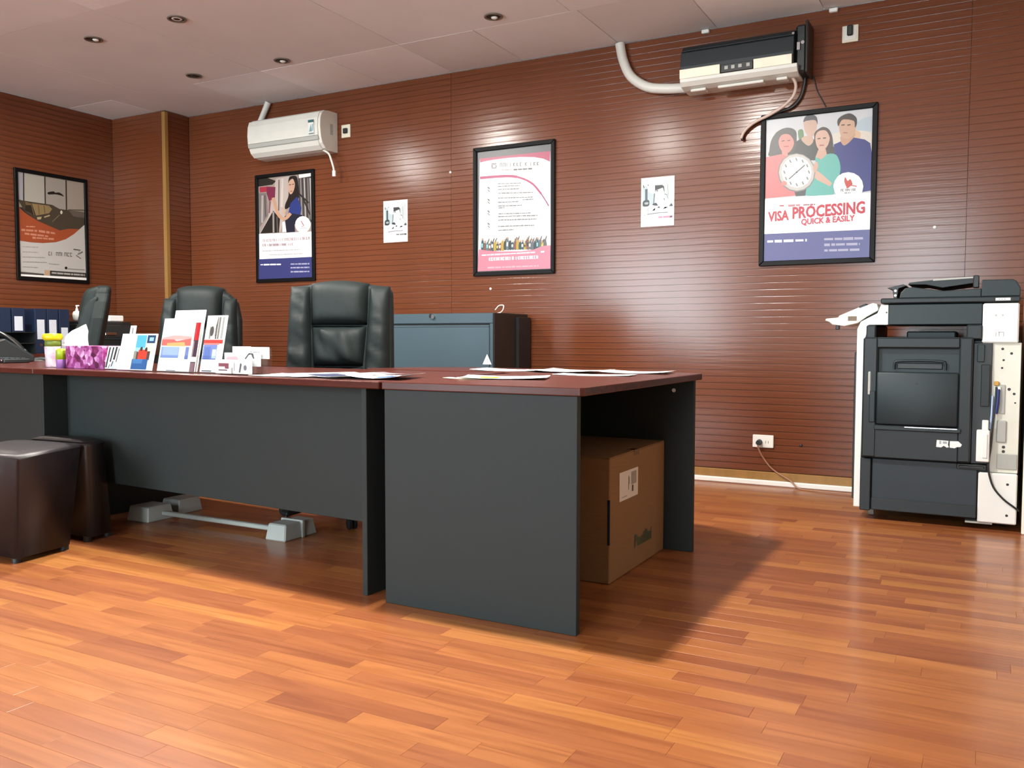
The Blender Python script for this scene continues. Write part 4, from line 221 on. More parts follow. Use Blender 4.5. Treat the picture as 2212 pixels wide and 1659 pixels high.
 'kitchen': [('a9a08f',[.0,1.0,1.0,1.0,1.0,.693,.001,.663]),('b9bcc2',[.0,1.0,.083,1.0,.077,.73,.001,.738]),('c4c1b6',[.102,.997,.389,.995,.388,.726,.096,.732]),('b3ada2',[.413,.996,.712,.995,.708,.674,.485,.694,.407,.744]),('b5aa9c',[.737,.994,1.0,1.0,1.0,.732,.737,.706]),('2d2520',[.083,.999,.074,.718,.09,.72,.099,1.0]),('2d2520',[.391,.996,.387,.718,.404,.719,.408,.998]),('3a2f26',[.712,.995,.707,.682,.727,.684,.732,.998]),('1c1815',[.44,.847,.456,.852,.481,.858,.507,.862,.526,.865,.536,.864,.54,.86,.544,.857,.551,.855,.564,.856,.58,.859,.597,.862,.614,.862,.631,.858,.649,.852,.665,.845,.676,.839,.681,.836,.68,.833,.676,.831,.67,.83,.659,.831,.646,.833,.63,.835,.613,.837,.596,.837,.578,.838,.558,.838,.538,.837,.514,.834,.487,.831,.463,.827,.445,.827,.436,.83,.432,.835,.433,.841]),('4b4234',[.001,.734,.077,.73,.498,.729,.61,.698,.999,.701,.996,.554,.915,.521,.605,.484,.277,.552,.092,.624]),('7d6642',[.1,.721,.192,.714,.231,.605,.138,.62]),('2f2a20',[.11,.69,.186,.697,.219,.604,.092,.64]),('a08a5c',[.198,.715,.449,.716,.497,.687,.447,.641,.254,.603]),('6a5636',[.287,.707,.297,.619,.307,.62,.297,.709]),('6a5636',[.371,.707,.381,.635,.391,.636,.381,.709]),('c9b48a',[.266,.588,.337,.598,.325,.572,.271,.564]),('c9b48a',[.376,.591,.462,.615,.456,.628,.371,.603]),('efe6d2',[.654,.669,.653,.662,.649,.655,.643,.651,.636,.649,.63,.649,.624,.653,.62,.659,.619,.666,.621,.673,.624,.679,.63,.684,.637,.686,.644,.685,.65,.681,.653,.676]),('8a7a5e',[.499,.56,.612,.637,.604,.642,.49,.565]),('5a4a3a',[.743,.698,1.0,.716,1.0,.725,.744,.707]),('6d6258',[.75,.695,.999,.701,.998,.641,.826,.642]),('b4552f',[.004,.667,.091,.616,.277,.552,.444,.517,.605,.484,.745,.512,.915,.521,.822,.463,.691,.402,.539,.362,.343,.341,.166,.337,.001,.341]),('e3987a',[.106,.491,.145,.493,.144,.481,.106,.479]),('e3987a',[.152,.494,.213,.497,.213,.484,.152,.481]),('e3987a',[.22,.498,.234,.498,.234,.485,.219,.484]),('e3987a',[.036,.458,.091,.459,.091,.438,.036,.437]),('e3987a',[.103,.458,.21,.461,.209,.443,.103,.44]),('e3987a',[.223,.462,.263,.463,.262,.444,.222,.443]),('e3987a',[.287,.466,.381,.464,.381,.441,.286,.444]),('e3987a',[.397,.464,.447,.463,.446,.44,.396,.441]),('e3987a',[.462,.46,.529,.458,.529,.44,.461,.442]),('e3987a',[.081,.424,.151,.423,.15,.406,.081,.406]),('e3987a',[.164,.424,.253,.423,.253,.404,.163,.405]),('e3987a',[.264,.422,.362,.421,.361,.405,.263,.405]),('e3987a',[.376,.42,.424,.419,.423,.405,.375,.405]),('e3987a',[.191,.393,.241,.394,.241,.374,.19,.373]),('e3987a',[.252,.392,.337,.394,.336,.379,.252,.377]),('e3987a',[.348,.395,.414,.396,.414,.38,.348,.379]),('e3987a',[.426,.398,.51,.4,.509,.381,.426,.379]),('d9d7d2',[.001,.341,.166,.336,.343,.34,.539,.362,.691,.402,.822,.463,.996,.571,1.0,.0,.0,.0]),('a9a6a0',[.044,.289,.065,.29,.065,.284,.044,.283]),('a9a6a0',[.07,.29,.088,.291,.088,.285,.069,.284]),('a9a6a0',[.093,.292,.136,.293,.136,.286,.092,.284]),('a9a6a0',[.141,.293,.163,.294,.162,.287,.141,.286]),('a9a6a0',[.167,.294,.186,.294,.186,.288,.166,.288]),('a9a6a0',[.19,.295,.235,.297,.235,.289,.19,.288]),('a9a6a0',[.24,.296,.271,.298,.271,.291,.24,.29]),('a9a6a0',[.043,.24,.077,.242,.076,.234,.043,.233]),('a9a6a0',[.082,.241,.124,.242,.124,.236,.082,.235]),('a9a6a0',[.129,.243,.165,.244,.165,.237,.129,.236]),('a9a6a0',[.169,.244,.198,.245,.198,.239,.169,.238]),('a9a6a0',[.204,.245,.246,.247,.246,.24,.204,.238]),('a9a6a0',[.251,.247,.264,.247,.263,.24,.251,.24]),('a9a6a0',[.042,.191,.083,.192,.082,.185,.042,.184]),('a9a6a0',[.087,.192,.12,.193,.12,.187,.087,.186]),('a9a6a0',[.124,.194,.148,.195,.148,.187,.124,.186]),('a9a6a0',[.151,.195,.167,.195,.167,.188,.151,.188]),('a9a6a0',[.171,.195,.202,.196,.202,.19,.171,.189]),('a9a6a0',[.207,.196,.254,.198,.254,.192,.207,.19]),('a9a6a0',[.258,.199,.279,.199,.279,.192,.258,.191]),('a9a6a0',[.284,.2,.31,.201,.31,.193,.283,.192]),('a9a6a0',[.314,.201,.347,.202,.347,.194,.314,.193]),('a9a6a0',[.351,.202,.368,.202,.367,.196,.351,.195]),('a9a6a0',[.041,.144,.074,.145,.074,.139,.041,.138]),('a9a6a0',[.078,.146,.098,.146,.098,.14,.078,.139]),('a9a6a0',[.101,.147,.138,.148,.138,.14,.101,.139]),('a9a6a0',[.143,.148,.181,.15,.181,.142,.143,.14]),('a9a6a0',[.185,.15,.208,.151,.208,.143,.185,.142]),('a9a6a0',[.214,.151,.241,.152,.241,.144,.214,.143]),('a9a6a0',[.246,.151,.288,.152,.288,.146,.246,.145]),('a9a6a0',[.292,.152,.321,.153,.321,.147,.292,.146]),('a9a6a0',[.326,.154,.372,.155,.372,.149,.325,.147]),('a9a6a0',[.376,.155,.392,.156,.392,.15,.376,.149]),('a9a6a0',[.04,.096,.085,.097,.085,.091,.039,.09]),('a9a6a0',[.089,.097,.104,.097,.104,.091,.088,.091]),('a9a6a0',[.108,.097,.144,.098,.144,.092,.108,.091]),('a9a6a0',[.148,.098,.177,.099,.177,.092,.147,.092]),('a9a6a0',[.183,.099,.201,.099,.201,.092,.183,.092]),('a9a6a0',[.207,.1,.234,.101,.234,.092,.206,.092]),('a9a6a0',[.239,.1,.254,.1,.254,.093,.239,.093]),('66625c',[.42,.262,.419,.224,.426,.224,.427,.262]),('66625c',[.42,.256,.448,.257,.448,.261,.42,.26]),('66625c',[.419,.226,.447,.226,.448,.231,.42,.23]),('66625c',[.462,.263,.461,.225,.468,.225,.469,.263]),('66625c',[.533,.265,.532,.227,.539,.227,.54,.265]),('66625c',[.558,.266,.557,.227,.564,.228,.565,.266]),('66625c',[.533,.259,.561,.26,.562,.264,.533,.264]),('66625c',[.576,.266,.575,.228,.582,.228,.583,.267]),('66625c',[.601,.267,.601,.228,.608,.229,.608,.267]),('66625c',[.576,.26,.605,.261,.605,.265,.576,.265]),('66625c',[.619,.267,.619,.229,.625,.229,.626,.268]),('66625c',[.663,.268,.662,.23,.669,.23,.67,.269]),('66625c',[.689,.269,.688,.23,.695,.231,.696,.27]),('66625c',[.663,.262,.692,.263,.692,.268,.663,.267]),('66625c',[.707,.27,.706,.231,.713,.231,.714,.27]),('66625c',[.707,.264,.736,.264,.737,.269,.707,.268]),('66625c',[.706,.232,.735,.233,.736,.238,.706,.237]),('66625c',[.751,.271,.75,.232,.757,.232,.758,.271]),('66625c',[.751,.265,.781,.266,.781,.27,.751,.269]),('66625c',[.75,.233,.78,.234,.78,.239,.751,.238]),('55524d',[.804,.303,.904,.303,.865,.256,.953,.287,.946,.296,.874,.265,.916,.31,.806,.313]),('77736c',[.84,.248,.918,.218,.924,.224,.846,.254]),('b5b2ac',[.417,.147,.447,.147,.447,.141,.417,.141]),('b5b2ac',[.453,.146,.479,.146,.479,.141,.453,.141]),('b5b2ac',[.483,.147,.519,.147,.519,.14,.483,.141]),('b5b2ac',[.526,.147,.547,.146,.547,.14,.526,.141]),('b5b2ac',[.554,.147,.572,.147,.571,.14,.554,.14]),('1f1d1b',[.701,.114,.699,.109,.695,.104,.688,.101,.68,.1,.673,.101,.666,.103,.662,.107,.66,.112,.662,.118,.666,.122,.673,.125,.681,.127,.689,.126,.695,.124,.7,.119]),('8a8782',[.71,.104,.971,.105,.972,.11,.71,.109]),('3a3835',[.434,.075,.998,.076,.997,.03,.433,.025]),('c9c6c0',[.458,.061,.533,.061,.533,.046,.458,.046]),('c9c6c0',[.541,.062,.636,.061,.636,.045,.541,.045]),('c9c6c0',[.644,.062,.744,.061,.744,.045,.644,.045]),('c9c6c0',[.754,.061,.789,.061,.788,.045,.754,.045]),('c9c6c0',[.797,.061,.899,.061,.899,.045,.797,.045]),('c9c6c0',[.907,.061,.952,.061,.951,.045,.907,.045]),('c9c6c0',[.962,.061,.977,.061,.977,.044,.962,.044]),('d9b595',[.349,.077,.428,.077,.427,.022,.348,.024]),('55524d',[.004,.044,.336,.038,.342,.022,.004,.024]),('f0efec',[.004,.02,1.0,.026,1.0,.002,.003,.003])],
 'machine_red': [('f6f8f8',[.0,1.0,1.0,1.0,1.0,.0,.0,.0]),('dfe8ea',[.69,.92,.984,.934,.984,.388,.785,.387,.713,.645]),('cfe0e4',[.053,.841,.392,.845,.408,.443,.059,.422]),('4b5d66',[.119,.77,.194,.776,.198,.536,.123,.539]),('2b3439',[.055,.516,.068,.527,.085,.536,.106,.543,.129,.548,.157,.55,.191,.55,.221,.546,.242,.535,.252,.512,.255,.479,.25,.447,.234,.424,.201,.414,.154,.412,.106,.414,.072,.418,.055,.424,.049,.433,.048,.444,.048,.457,.046,.471,.045,.487,.048,.503]),('b9c2c4',[.106,.497,.128,.502,.162,.504,.196,.504,.218,.502,.226,.493,.226,.48,.219,.468,.208,.459,.189,.456,.164,.456,.139,.459,.12,.463,.108,.47,.1,.48,.099,.49]),('49513f',[.052,.857,.073,.796,.1,.799,.079,.86]),('3b3f3b',[.231,.843,.229,.837,.225,.831,.219,.828,.211,.827,.203,.828,.197,.832,.192,.838,.19,.845,.192,.851,.196,.857,.202,.86,.21,.861,.217,.86,.224,.856,.229,.85]),('f4f6f6',[.179,.837,.392,.845,.374,.666,.235,.706]),('2d2a2b',[.418,.836,.643,.834,.695,.799,.713,.653,.658,.775,.447,.732,.424,.682]),('6a6260',[.524,.716,.522,.708,.515,.702,.505,.698,.492,.697,.48,.699,.469,.704,.462,.711,.459,.719,.461,.727,.468,.733,.478,.737,.491,.738,.503,.736,.514,.731,.521,.724]),('7d8b97',[.387,.666,.431,.673,.407,.469,.365,.445]),('2b313b',[.358,.462,.432,.477,.657,.477,.659,.43,.46,.416,.346,.433]),('f6f8f8',[.449,.681,.486,.707,.543,.723,.602,.729,.647,.724,.674,.702,.69,.665,.701,.627,.715,.602,.731,.599,.747,.608,.762,.618,.776,.617,.79,.6,.803,.574,.813,.544,.818,.513,.817,.479,.812,.441,.801,.405,.785,.378,.762,.36,.733,.347,.7,.343,.662,.349,.615,.368,.559,.397,.507,.434,.47,.475,.447,.525,.435,.583,.435,.639]),('5f6a70',[.699,.64,.726,.635,.75,.631,.769,.622,.784,.602,.796,.574,.808,.546,.825,.548,.813,.577,.8,.605,.783,.629,.757,.642,.728,.647,.702,.651]),('8a979c',[.794,.838,.815,.615,.825,.615,.804,.838]),('3f4448',[.691,.569,.723,.534,.712,.509,.679,.552]),('2c3336',[.847,.393,.92,.45,.959,.397,.947,.385]),('77716f',[.08,.239,.209,.244,.243,.363,.231,.366,.199,.25,.079,.247]),('77716f',[.182,.314,.229,.389,.217,.393,.17,.318]),('77716f',[.343,.315,.437,.37,.407,.326,.419,.323,.435,.378,.334,.322]),('2d2a2b',[.579,.382,.577,.376,.569,.371,.557,.368,.543,.368,.528,.369,.516,.373,.508,.379,.504,.384,.507,.39,.515,.395,.527,.398,.541,.398,.556,.397,.568,.393,.576,.388]),('6f7074',[.206,.243,.29,.249,.374,.255,.467,.259,.576,.261,.696,.26,.815,.259,.813,.275,.694,.275,.574,.276,.464,.275,.37,.271,.286,.265,.202,.259]),('77716f',[.667,.329,.737,.385,.723,.342,.813,.374,.807,.381,.725,.351,.733,.393,.658,.335]),('ef9db8',[.53,.199,.651,.198,.653,.16,.532,.161]),('ef9db8',[.675,.199,.862,.197,.864,.158,.677,.159]),('ef9db8',[.882,.199,.953,.198,.955,.156,.884,.157]),('6b2a3a',[.867,.194,.953,.196,.955,.159,.868,.157])],
 'machine_grey': [('f6f8f8',[.0,1.0,1.0,1.0,1.0,.0,.0,.0]),('dfe8ea',[.69,.92,.984,.934,.984,.388,.785,.387,.713,.645]),('cfe0e4',[.053,.841,.392,.845,.408,.443,.059,.422]),('4b5d66',[.119,.77,.194,.776,.198,.536,.123,.539]),('2b3439',[.055,.516,.068,.527,.085,.536,.106,.543,.129,.548,.157,.55,.191,.55,.221,.546,.242,.535,.252,.512,.255,.479,.25,.447,.234,.424,.201,.414,.154,.412,.106,.414,.072,.418,.055,.424,.049,.433,.048,.444,.048,.457,.046,.471,.045,.487,.048,.503]),('b9c2c4',[.106,.497,.128,.502,.162,.504,.196,.504,.218,.502,.226,.493,.226,.48,.219,.468,.208,.459,.189,.456,.164,.456,.139,.459,.12,.463,.108,.47,.1,.48,.099,.49]),('49513f',[.052,.857,.073,.796,.1,.799,.079,.86]),('3b3f3b',[.231,.843,.229,.837,.225,.831,.219,.828,.211,.827,.203,.828,.197,.832,.192,.838,.19,.845,.192,.851,.196,.857,.202,.86,.21,.861,.217,.86,.224,.856,.229,.85]),('f4f6f6',[.179,.837,.392,.845,.374,.666,.235,.706]),('2d2a2b',[.418,.836,.643,.834,.695,.799,.713,.653,.658,.775,.447,.732,.424,.682]),('6a6260',[.524,.716,.522,.708,.515,.702,.505,.698,.492,.697,.48,.699,.469,.704,.462,.711,.459,.719,.461,.727,.468,.733,.478,.737,.491,.738,.503,.736,.514,.731,.521,.724]),('7d8b97',[.387,.666,.431,.673,.407,.469,.365,.445]),('2b313b',[.358,.462,.432,.477,.657,.477,.659,.43,.46,.416,.346,.433]),('f6f8f8',[.449,.681,.486,.707,.543,.723,.602,.729,.647,.724,.674,.702,.69,.665,.701,.627,.715,.602,.731,.599,.747,.608,.762,.618,.776,.617,.79,.6,.803,.574,.813,.544,.818,.513,.817,.479,.812,.441,.801,.405,.785,.378,.762,.36,.733,.347,.7,.343,.662,.349,.615,.368,.559,.397,.507,.434,.47,.475,.447,.525,.435,.583,.435,.639]),('5f6a70',[.699,.64,.726,.635,.75,.631,.769,.622,.784,.602,.796,.574,.808,.546,.825,.548,.813,.577,.8,.605,.783,.629,.757,.642,.728,.647,.702,.651]),('8a979c',[.794,.838,.815,.615,.825,.615,.804,.838]),('3f4448',[.691,.569,.723,.534,.712,.509,.679,.552]),('2c3336',[.847,.393,.92,.45,.959,.397,.947,.385]),('77716f',[.08,.239,.209,.244,.243,.363,.231,.366,.199,.25,.079,.247]),('77716f',[.182,.314,.229,.389,.217,.393,.17,.318]),('77716f',[.343,.315,.437,.37,.407,.326,.419,.323,.435,.378,.334,.322]),('2d2a2b',[.579,.382,.577,.376,.569,.371,.557,.368,.543,.368,.528,.369,.516,.373,.508,.379,.504,.384,.507,.39,.515,.395,.527,.398,.541,.398,.556,.397,.568,.393,.576,.388]),('6f7074',[.206,.243,.29,.249,.374,.255,.467,.259,.576,.261,.696,.26,.815,.259,.813,.275,.694,.275,.574,.276,.464,.275,.37,.271,.286,.265,.202,.259]),('77716f',[.667,.329,.737,.385,.723,.342,.813,.374,.807,.381,.725,.351,.733,.393,.658,.335]),('9a9a9a',[.53,.199,.651,.198,.653,.16,.532,.161]),('9a9a9a',[.675,.199,.862,.197,.864,.158,.677,.159]),('9a9a9a',[.882,.199,.953,.198,.955,.156,.884,.157]),('4a4a4a',[.867,.194,.953,.196,.955,.159,.868,.157])],
}
attr_mat('print', .35); attr_mat('print_card', .45)

# ------------------------------------------------------------------ surface materials
def wood_slat():
    m = mat('slat_laminate', '6b3b24', .2, var=.16, scale=7, stretch=(.35, .35, 9), spec=.42, bump=.22, bscale=9); b = m.node_tree.nodes['Principled BSDF']
    return m
M_SLAT = wood_slat()
M_SLAT_Y = mat('slat_laminate_side', '6b3b24', .2, var=.16, scale=7, stretch=(.35, .35, 9), spec=.42, bump=.22, bscale=9)
M_BACK = mat('groove_board', '3a1d12', .7)
M_CEIL = mat('ceiling_paint', 'eceef0', .7, var=.025, scale=2.2, bump=.15, bscale=300)
M_WHITE = mat('white_plastic', 'e9e9e4', .4, var=.02)
M_WALLP = mat('plain_wall_paint', 'd9cdb8', .7, var=.03)
M_DESK = mat('charcoal_laminate', '222827', .6, var=.03, scale=40, bump=.05, bscale=500, spec=.35)
M_CHERRY = mat('cherry_laminate', '48201a', .27, var=.12, scale=5, stretch=(.5, 6, 6), coat=0., spec=.22, hx2='552a22')
M_BLACK = mat('black_plastic', '1b1f20', .42, var=.1)
M_DARKG = mat('dark_grey_plastic', '172529', .48, var=.05, bump=.1, bscale=900)
M_DARKG2 = mat('darker_grey_plastic', '182226', .5, var=.05)
M_CREAM = mat('cream_plastic', 'd6d6ce', .42, var=.03)
M_CHROME = mat('bright_metal', 'c8ccd0', .2, 1., var=.03)
M_STEEL = mat('blue_grey_steel', '3d505a', .42, var=.04, scale=3)
M_LEATHER = mat('black_leather', '172020', .62, var=.12, scale=30, bump=.3, bscale=200, spec=.3)
M_OTTO = mat('plum_leatherette', '1f1a1d', .42, var=.06, bump=.2, bscale=260)
M_OTTOD = mat('black_leatherette', '1f1b1a', .42, var=.06, bump=.2, bscale=260)
M_CARD = mat('brown_cardboard', '886541', .8, var=.06, scale=14, stretch=(1, 1, 12))
M_PAPER = mat('white_paper', 'f2f2f0', .6, var=.015)
M_NAVY = mat('navy_binder_cloth', '14243e', .5, var=.08)
M_FRAME = mat('black_frame', '060607', .5, var=.1, spec=.2)
M_PINE = mat('varnished_pine', '96703c', .4, var=.12, scale=4, stretch=(8, 8, .5))
M_GREYP = mat('pale_grey_plastic', 'a9aba5', .5, var=.03)
M_CLEAR = plastic_clear('clear_acrylic', (.93, .95, .96))
M_GLASS = plastic_clear('window_glass', (.97, .98, .98))

def floor_mat():
    m = bpy.data.materials.new('floor_laminate'); m.use_nodes = True
    N, L = m.node_tree.nodes, m.node_tree.links; b = N['Principled BSDF']
    b.inputs['Roughness'].default_value = .34; b.inputs['Specular IOR Level'].default_value = .35; b.inputs['Coat Weight'].default_value = .28; b.inputs['Coat Roughness'].default_value = .16
    at = N.new('ShaderNodeAttribute'); at.attribute_name = 'tone'
    g = N.new('ShaderNodeNewGeometry')
    off = N.new('ShaderNodeVectorMath'); off.operation = 'SCALE'; off.inputs[0].default_value = (37, 11, 5); L.new(at.outputs['Fac'], off.inputs['Scale'])
    ad = N.new('ShaderNodeVectorMath'); L.new(g.outputs['Position'], ad.inputs[0]); L.new(off.outputs[0], ad.inputs[1])
    mp = N.new('ShaderNodeMapping'); mp.inputs['Scale'].default_value = (1.1, 17, 1); L.new(ad.outputs[0], mp.inputs[0])
    nz = N.new('ShaderNodeTexNoise'); nz.inputs['Scale'].default_value = 1.6; nz.inputs['Detail'].default_value = 6; nz.inputs['Distortion'].default_value = 1.6; L.new(mp.outputs[0], nz.inputs['Vector'])
    rp = N.new('ShaderNodeValToRGB'); E = rp.color_ramp.elements
    E[0].position = 0; E[0].color = col('8c5130'); E[1].position = 1; E[1].color = col('ad723c')
    for p, c in ((.25, '975a35'), (.55, '9e6136'), (.8, 'a7693b')): e = E.new(p); e.color = col(c)
    L.new(at.outputs['Fac'], rp.inputs[0])
    r2_ = N.new('ShaderNodeValToRGB'); E = r2_.color_ramp.elements; E[0].position = .3; E[0].color = (.66, .56, .5, 1); E[1].position = .62; E[1].color = (1, 1, 1, 1)
    L.new(nz.outputs['Fac'], r2_.inputs[0])
    mx = N.new('ShaderNodeMix'); mx.data_type = 'RGBA'; mx.blend_type = 'MULTIPLY'; mx.inputs[0].default_value = .8
    L.new(rp.outputs[0], mx.inputs[6]); L.new(r2_.outputs[0], mx.inputs[7]); L.new(mx.outputs[2], b.inputs['Base Color'])
    return m
M_FLOOR = floor_mat()

# ------------------------------------------------------------------ room shell
floor = struct(MB().box(ROOM_X0-.2, ROOM_X1+.2, ROOM_Y0-.2, WALL_Y+.2, -.14, -.006).build('floor', mat('floor_underlay', '5a2f1c', .7)))
ROW = .066; blocks = []
row = 0; y = .82
rows = [(-3.3+ROW*k) for k in range(int((WALL_Y+3.3)/ROW)+1)]
for y0 in rows:
    x = ROOM_X0 - R.random()*.4
    while x < ROOM_X1:
        L_ = R.choice((.24, .32, .4, .46, .52, .6)); x1 = min(x+L_, ROOM_X1)
        if x1 > ROOM_X0+.03: blocks.append((max(x, ROOM_X0), x1, y0, min(y0+ROW, WALL_Y-.004), R.random()))
        x += L_
def in_view(b):
    p = Vector(((b[0]+b[1])/2, (b[2]+b[3])/2, -EYE)); z = p.dot(fw)
    if z < .6: return 0
    u, v = p.dot(r2)/z*1889.76, -p.dot(u2)/z*1889.76
    if abs(u) > 1180 or v > 900: return 0
    return 1/z
def plank_geo(mb, b):
    g = .0002; e = .0006; x0, x1, y0, y1, t = b
    v = [(x0+g, y0+g, -.006), (x1-g, y0+g, -.006), (x1-g, y1-g, -.006), (x0+g, y1-g, -.006), (x0+g, y0+g, -.0003), (x1-g, y0+g, -.0003), (x1-g, y1-g, -.0003), (x0+g, y1-g, -.0003),
         (x0+e, y0+e, 0), (x1-e, y0+e, 0), (x1-e, y1-e, 0), (x0+e, y1-e, 0)]
    mb.add(v, [(0, 1, 5, 4), (1, 2, 6, 5), (2, 3, 7, 6), (3, 0, 4, 7), (4, 5, 9, 8), (5, 6, 10, 9), (6, 7, 11, 10), (7, 4, 8, 11), (8, 9, 10, 11)])
def tone(me, vals):
    a = me.attributes.new('tone', 'FLOAT', 'FACE'); a.data.foreach_set('value', vals)
blocks.sort(key=in_view, reverse=True)
for b in blocks[:300]:
    mb = MB(); plank_geo(mb, b); o = mb.build('plank', M_FLOOR, floor); tone(o.data, [b[4]]*9)
mb = MB()
for b in blocks[300:]: plank_geo(mb, b)
o = mb.build('plank_field', M_FLOOR, floor); o['kind'] = 'stuff'; tone(o.data, [b[4] for b in blocks[300:] for _ in range(9)])

def slat_mesh(length, pitch, axis):
    """one moulded slat: groove, rounded shoulders, faintly crowned face"""
    prof = [(.0048, .0), (.0048, .0019), (.0002, .0020), (.0, .0028), (0, pitch-.0028), (.0002, pitch-.0020), (.0048, pitch-.0019), (.0048, pitch)]
    v = []; f = []
    for e in (0, length):
        for d, z in prof: v.append((e, d, z) if axis == 'x' else (-d, e, z))
    n = len(prof)
    for i in range(n-1): f.append((i, i+1, n+i+1, n+i))
    mb = MB(); mb.add(v, f); mb.add(v[:n], [tuple(range(n))]); mb.add(v[n:], [tuple(range(n-1, -1, -1))]); return mb
PITCH_S = .0396
def slat_wall(wall, spans, z0, z1, axis, fixed, m):
    for a, b in spans:
        me = None; z = z0; k = 0
        while z < z1-.01:
            if me is None:
                o = slat_mesh(b-a-.002, PITCH_S, axis).build('slat', m, wall); me = o.data
            else:
                o = bpy.data.objects.new('slat', me); C.objects.link(o); o.parent = wall
            o.location = (a, fixed, z) if axis == 'x' else (fixed, a, z)
            z += PITCH_S
            if z+PITCH_S > z1+.03: break
wb = struct(MB().box(ROOM_X0, .35, WALL_Y+.0062, WALL_Y+.14, 0, CEIL).build('wall_back', M_BACK))
slat_wall(wb, [(-5.88, -3.302), (-3.302, -.103), (-.103, .35)], .082, CEIL, 'x', WALL_Y, M_SLAT)
wl = struct(MB().box(ROOM_X0-.14, ROOM_X0-.0062, ROOM_Y0, WALL_Y, 0, CEIL).build('wall_left', M_BACK))
slat_wall(wl, [(.6, 3.0), (3.0, 4.976)], .082, CEIL, 'y', ROOM_X0, M_SLAT_Y)
wc = struct(MB().box(ROOM_X0, -5.89, 4.983, WALL_Y, 0, CEIL).build('wall_pillar', M_BACK))
slat_wall(wc, [(ROOM_X0, -5.91)], .082, CEIL, 'x', 4.976, M_SLAT)
slat_wall(wc, [(5.0, WALL_Y)], .082, CEIL, 'y', -5.883, M_SLAT_Y)
struct(MB().prism([(-5.913, 4.972), (-5.876, 4.972), (-5.876, 5.003), (-5.884, 5.003), (-5.884, 4.98), (-5.913, 4.98)], CEIL-.02, 'z', .01).build('trim_1', M_PINE))
struct(MB().box(-5.88, .16, WALL_Y-.014, WALL_Y+.006, .030, .080, .004).build('baseboard_back', M_PINE))
struct(MB().box(-5.88, .16, WALL_Y-.030, WALL_Y+.006, 0, .032, .006).build('trim_2', M_WHITE))
struct(MB().box(ROOM_X0-.006, ROOM_X0+.014, ROOM_Y0, 4.976, 0, .08, .004).build('baseboard_left', M_PINE))
# right: short return wall with a cream door jamb, then the far right of the shop
struct(MB().box(.17, .35, 4.47, WALL_Y, 0, CEIL).build('wall_return', M_WALLP))
struct(MB().box(.163, .26, 4.44, 4.475, 0, CEIL, .004).build('trim_3', mat('cream_gloss_paint', 'ece6d8', .4, var=.02)))
struct(MB().box(ROOM_X1, ROOM_X1+.14, ROOM_Y0, WALL_Y, 0, CEIL).build('wall_right', M_WALLP))
struct(MB().box(.35, ROOM_X1, WALL_Y, WALL_Y+.14, 0, CEIL).build('wall_alcove', M_WALLP))
# front: glazed shopfront
fw_ = MB(); xs = [ROOM_X0-.14]+[v for wn in WINDOWS for v in wn[:2]]+[ROOM_X1+.14]
for i in range(0, len(xs), 2): fw_.box(xs[i], xs[i+1], ROOM_Y0-.14, ROOM_Y0, 0, CEIL)
for x0, x1, z0, z1 in WINDOWS: fw_.box(x0, x1, ROOM_Y0-.14, ROOM_Y0, 0, z0).box(x0, x1, ROOM_Y0-.14, ROOM_Y0, z1, CEIL)
struct(fw_.build('wall_front', M_WALLP))
for n, (x0, x1, z0, z1) in enumerate(WINDOWS):
    t = .05; f = MB()
    f.box(x0, x0+t, ROOM_Y0-.1, ROOM_Y0-.04, z0, z1).box(x1-t, x1, ROOM_Y0-.1, ROOM_Y0-.04, z0, z1).box(x0+t, x1-t, ROOM_Y0-.1, ROOM_Y0-.04, z0, z0+t).box(x0+t, x1-t, ROOM_Y0-.1, ROOM_Y0-.04, z1-t, z1)
    wo = struct(f.build('window_%d' % (n+1), M_CHROME))
    MB().box(x0+t, x1-t, ROOM_Y0-.073, ROOM_Y0-.067, z0+t, z1-t).build('pane', M_GLASS, wo)
    la = bpy.data.lights.new('daylight_portal', 'AREA'); la.shape = 'RECTANGLE'; la.size = x1-x0; la.size_y = z1-z0; la.cycles.is_portal = True
    lo = bpy.data.objects.new('daylight_portal', la); C.objects.link(lo); lo.location = ((x0+x1)/2, ROOM_Y0-.12, (z0+z1)/2); lo.rotation_euler = (PI/2, 0, 0)
# ceiling: boards between fine joints
ceil = struct(MB().box(ROOM_X0-.14, ROOM_X1+.14, ROOM_Y0-.14, WALL_Y+.14, CEIL+.012, CEIL+.15).build('ceiling', M_CEIL))
gx = [ROOM_X0, -5.63, -4.45, -3.285, -2.1, -.93, .25, 1.42, ROOM_X1]; gy = [ROOM_Y0, -2.7, -1.5, -.3, .9, 2.1, 3.3, 4.575]
M_CB = [mat('ceiling_board_%d' % i, h, .7, var=.03, scale=2.5, bump=.15, bscale=300) for i, h in enumerate(('ebecee', 'e2e2e3', 'eeeff0', 'dddcdc'))]
def board(x0, x1, y0, y1):
    e = .0022; dz = R.choice((0, .0008, .0016)); MB().box(x0+e, x1-e, y0+e, y1-e, CEIL+dz, CEIL+.012, .0012).build('ceiling_board', R.choice(M_CB), ceil)
for i in range(len(gx)-1):
    for j in range(len(gy)-1): board(gx[i], gx[i+1], gy[j], gy[j+1])
bx = [ROOM_X0, -6.0, -5.1, -4.45, -3.87, -3.285, -2.74, -2.06, -1.445, -.84, -.25, .35, 1.4, ROOM_X1]
for i in range(len(bx)-1): board(bx[i], bx[i+1], gy[-1], WALL_Y)

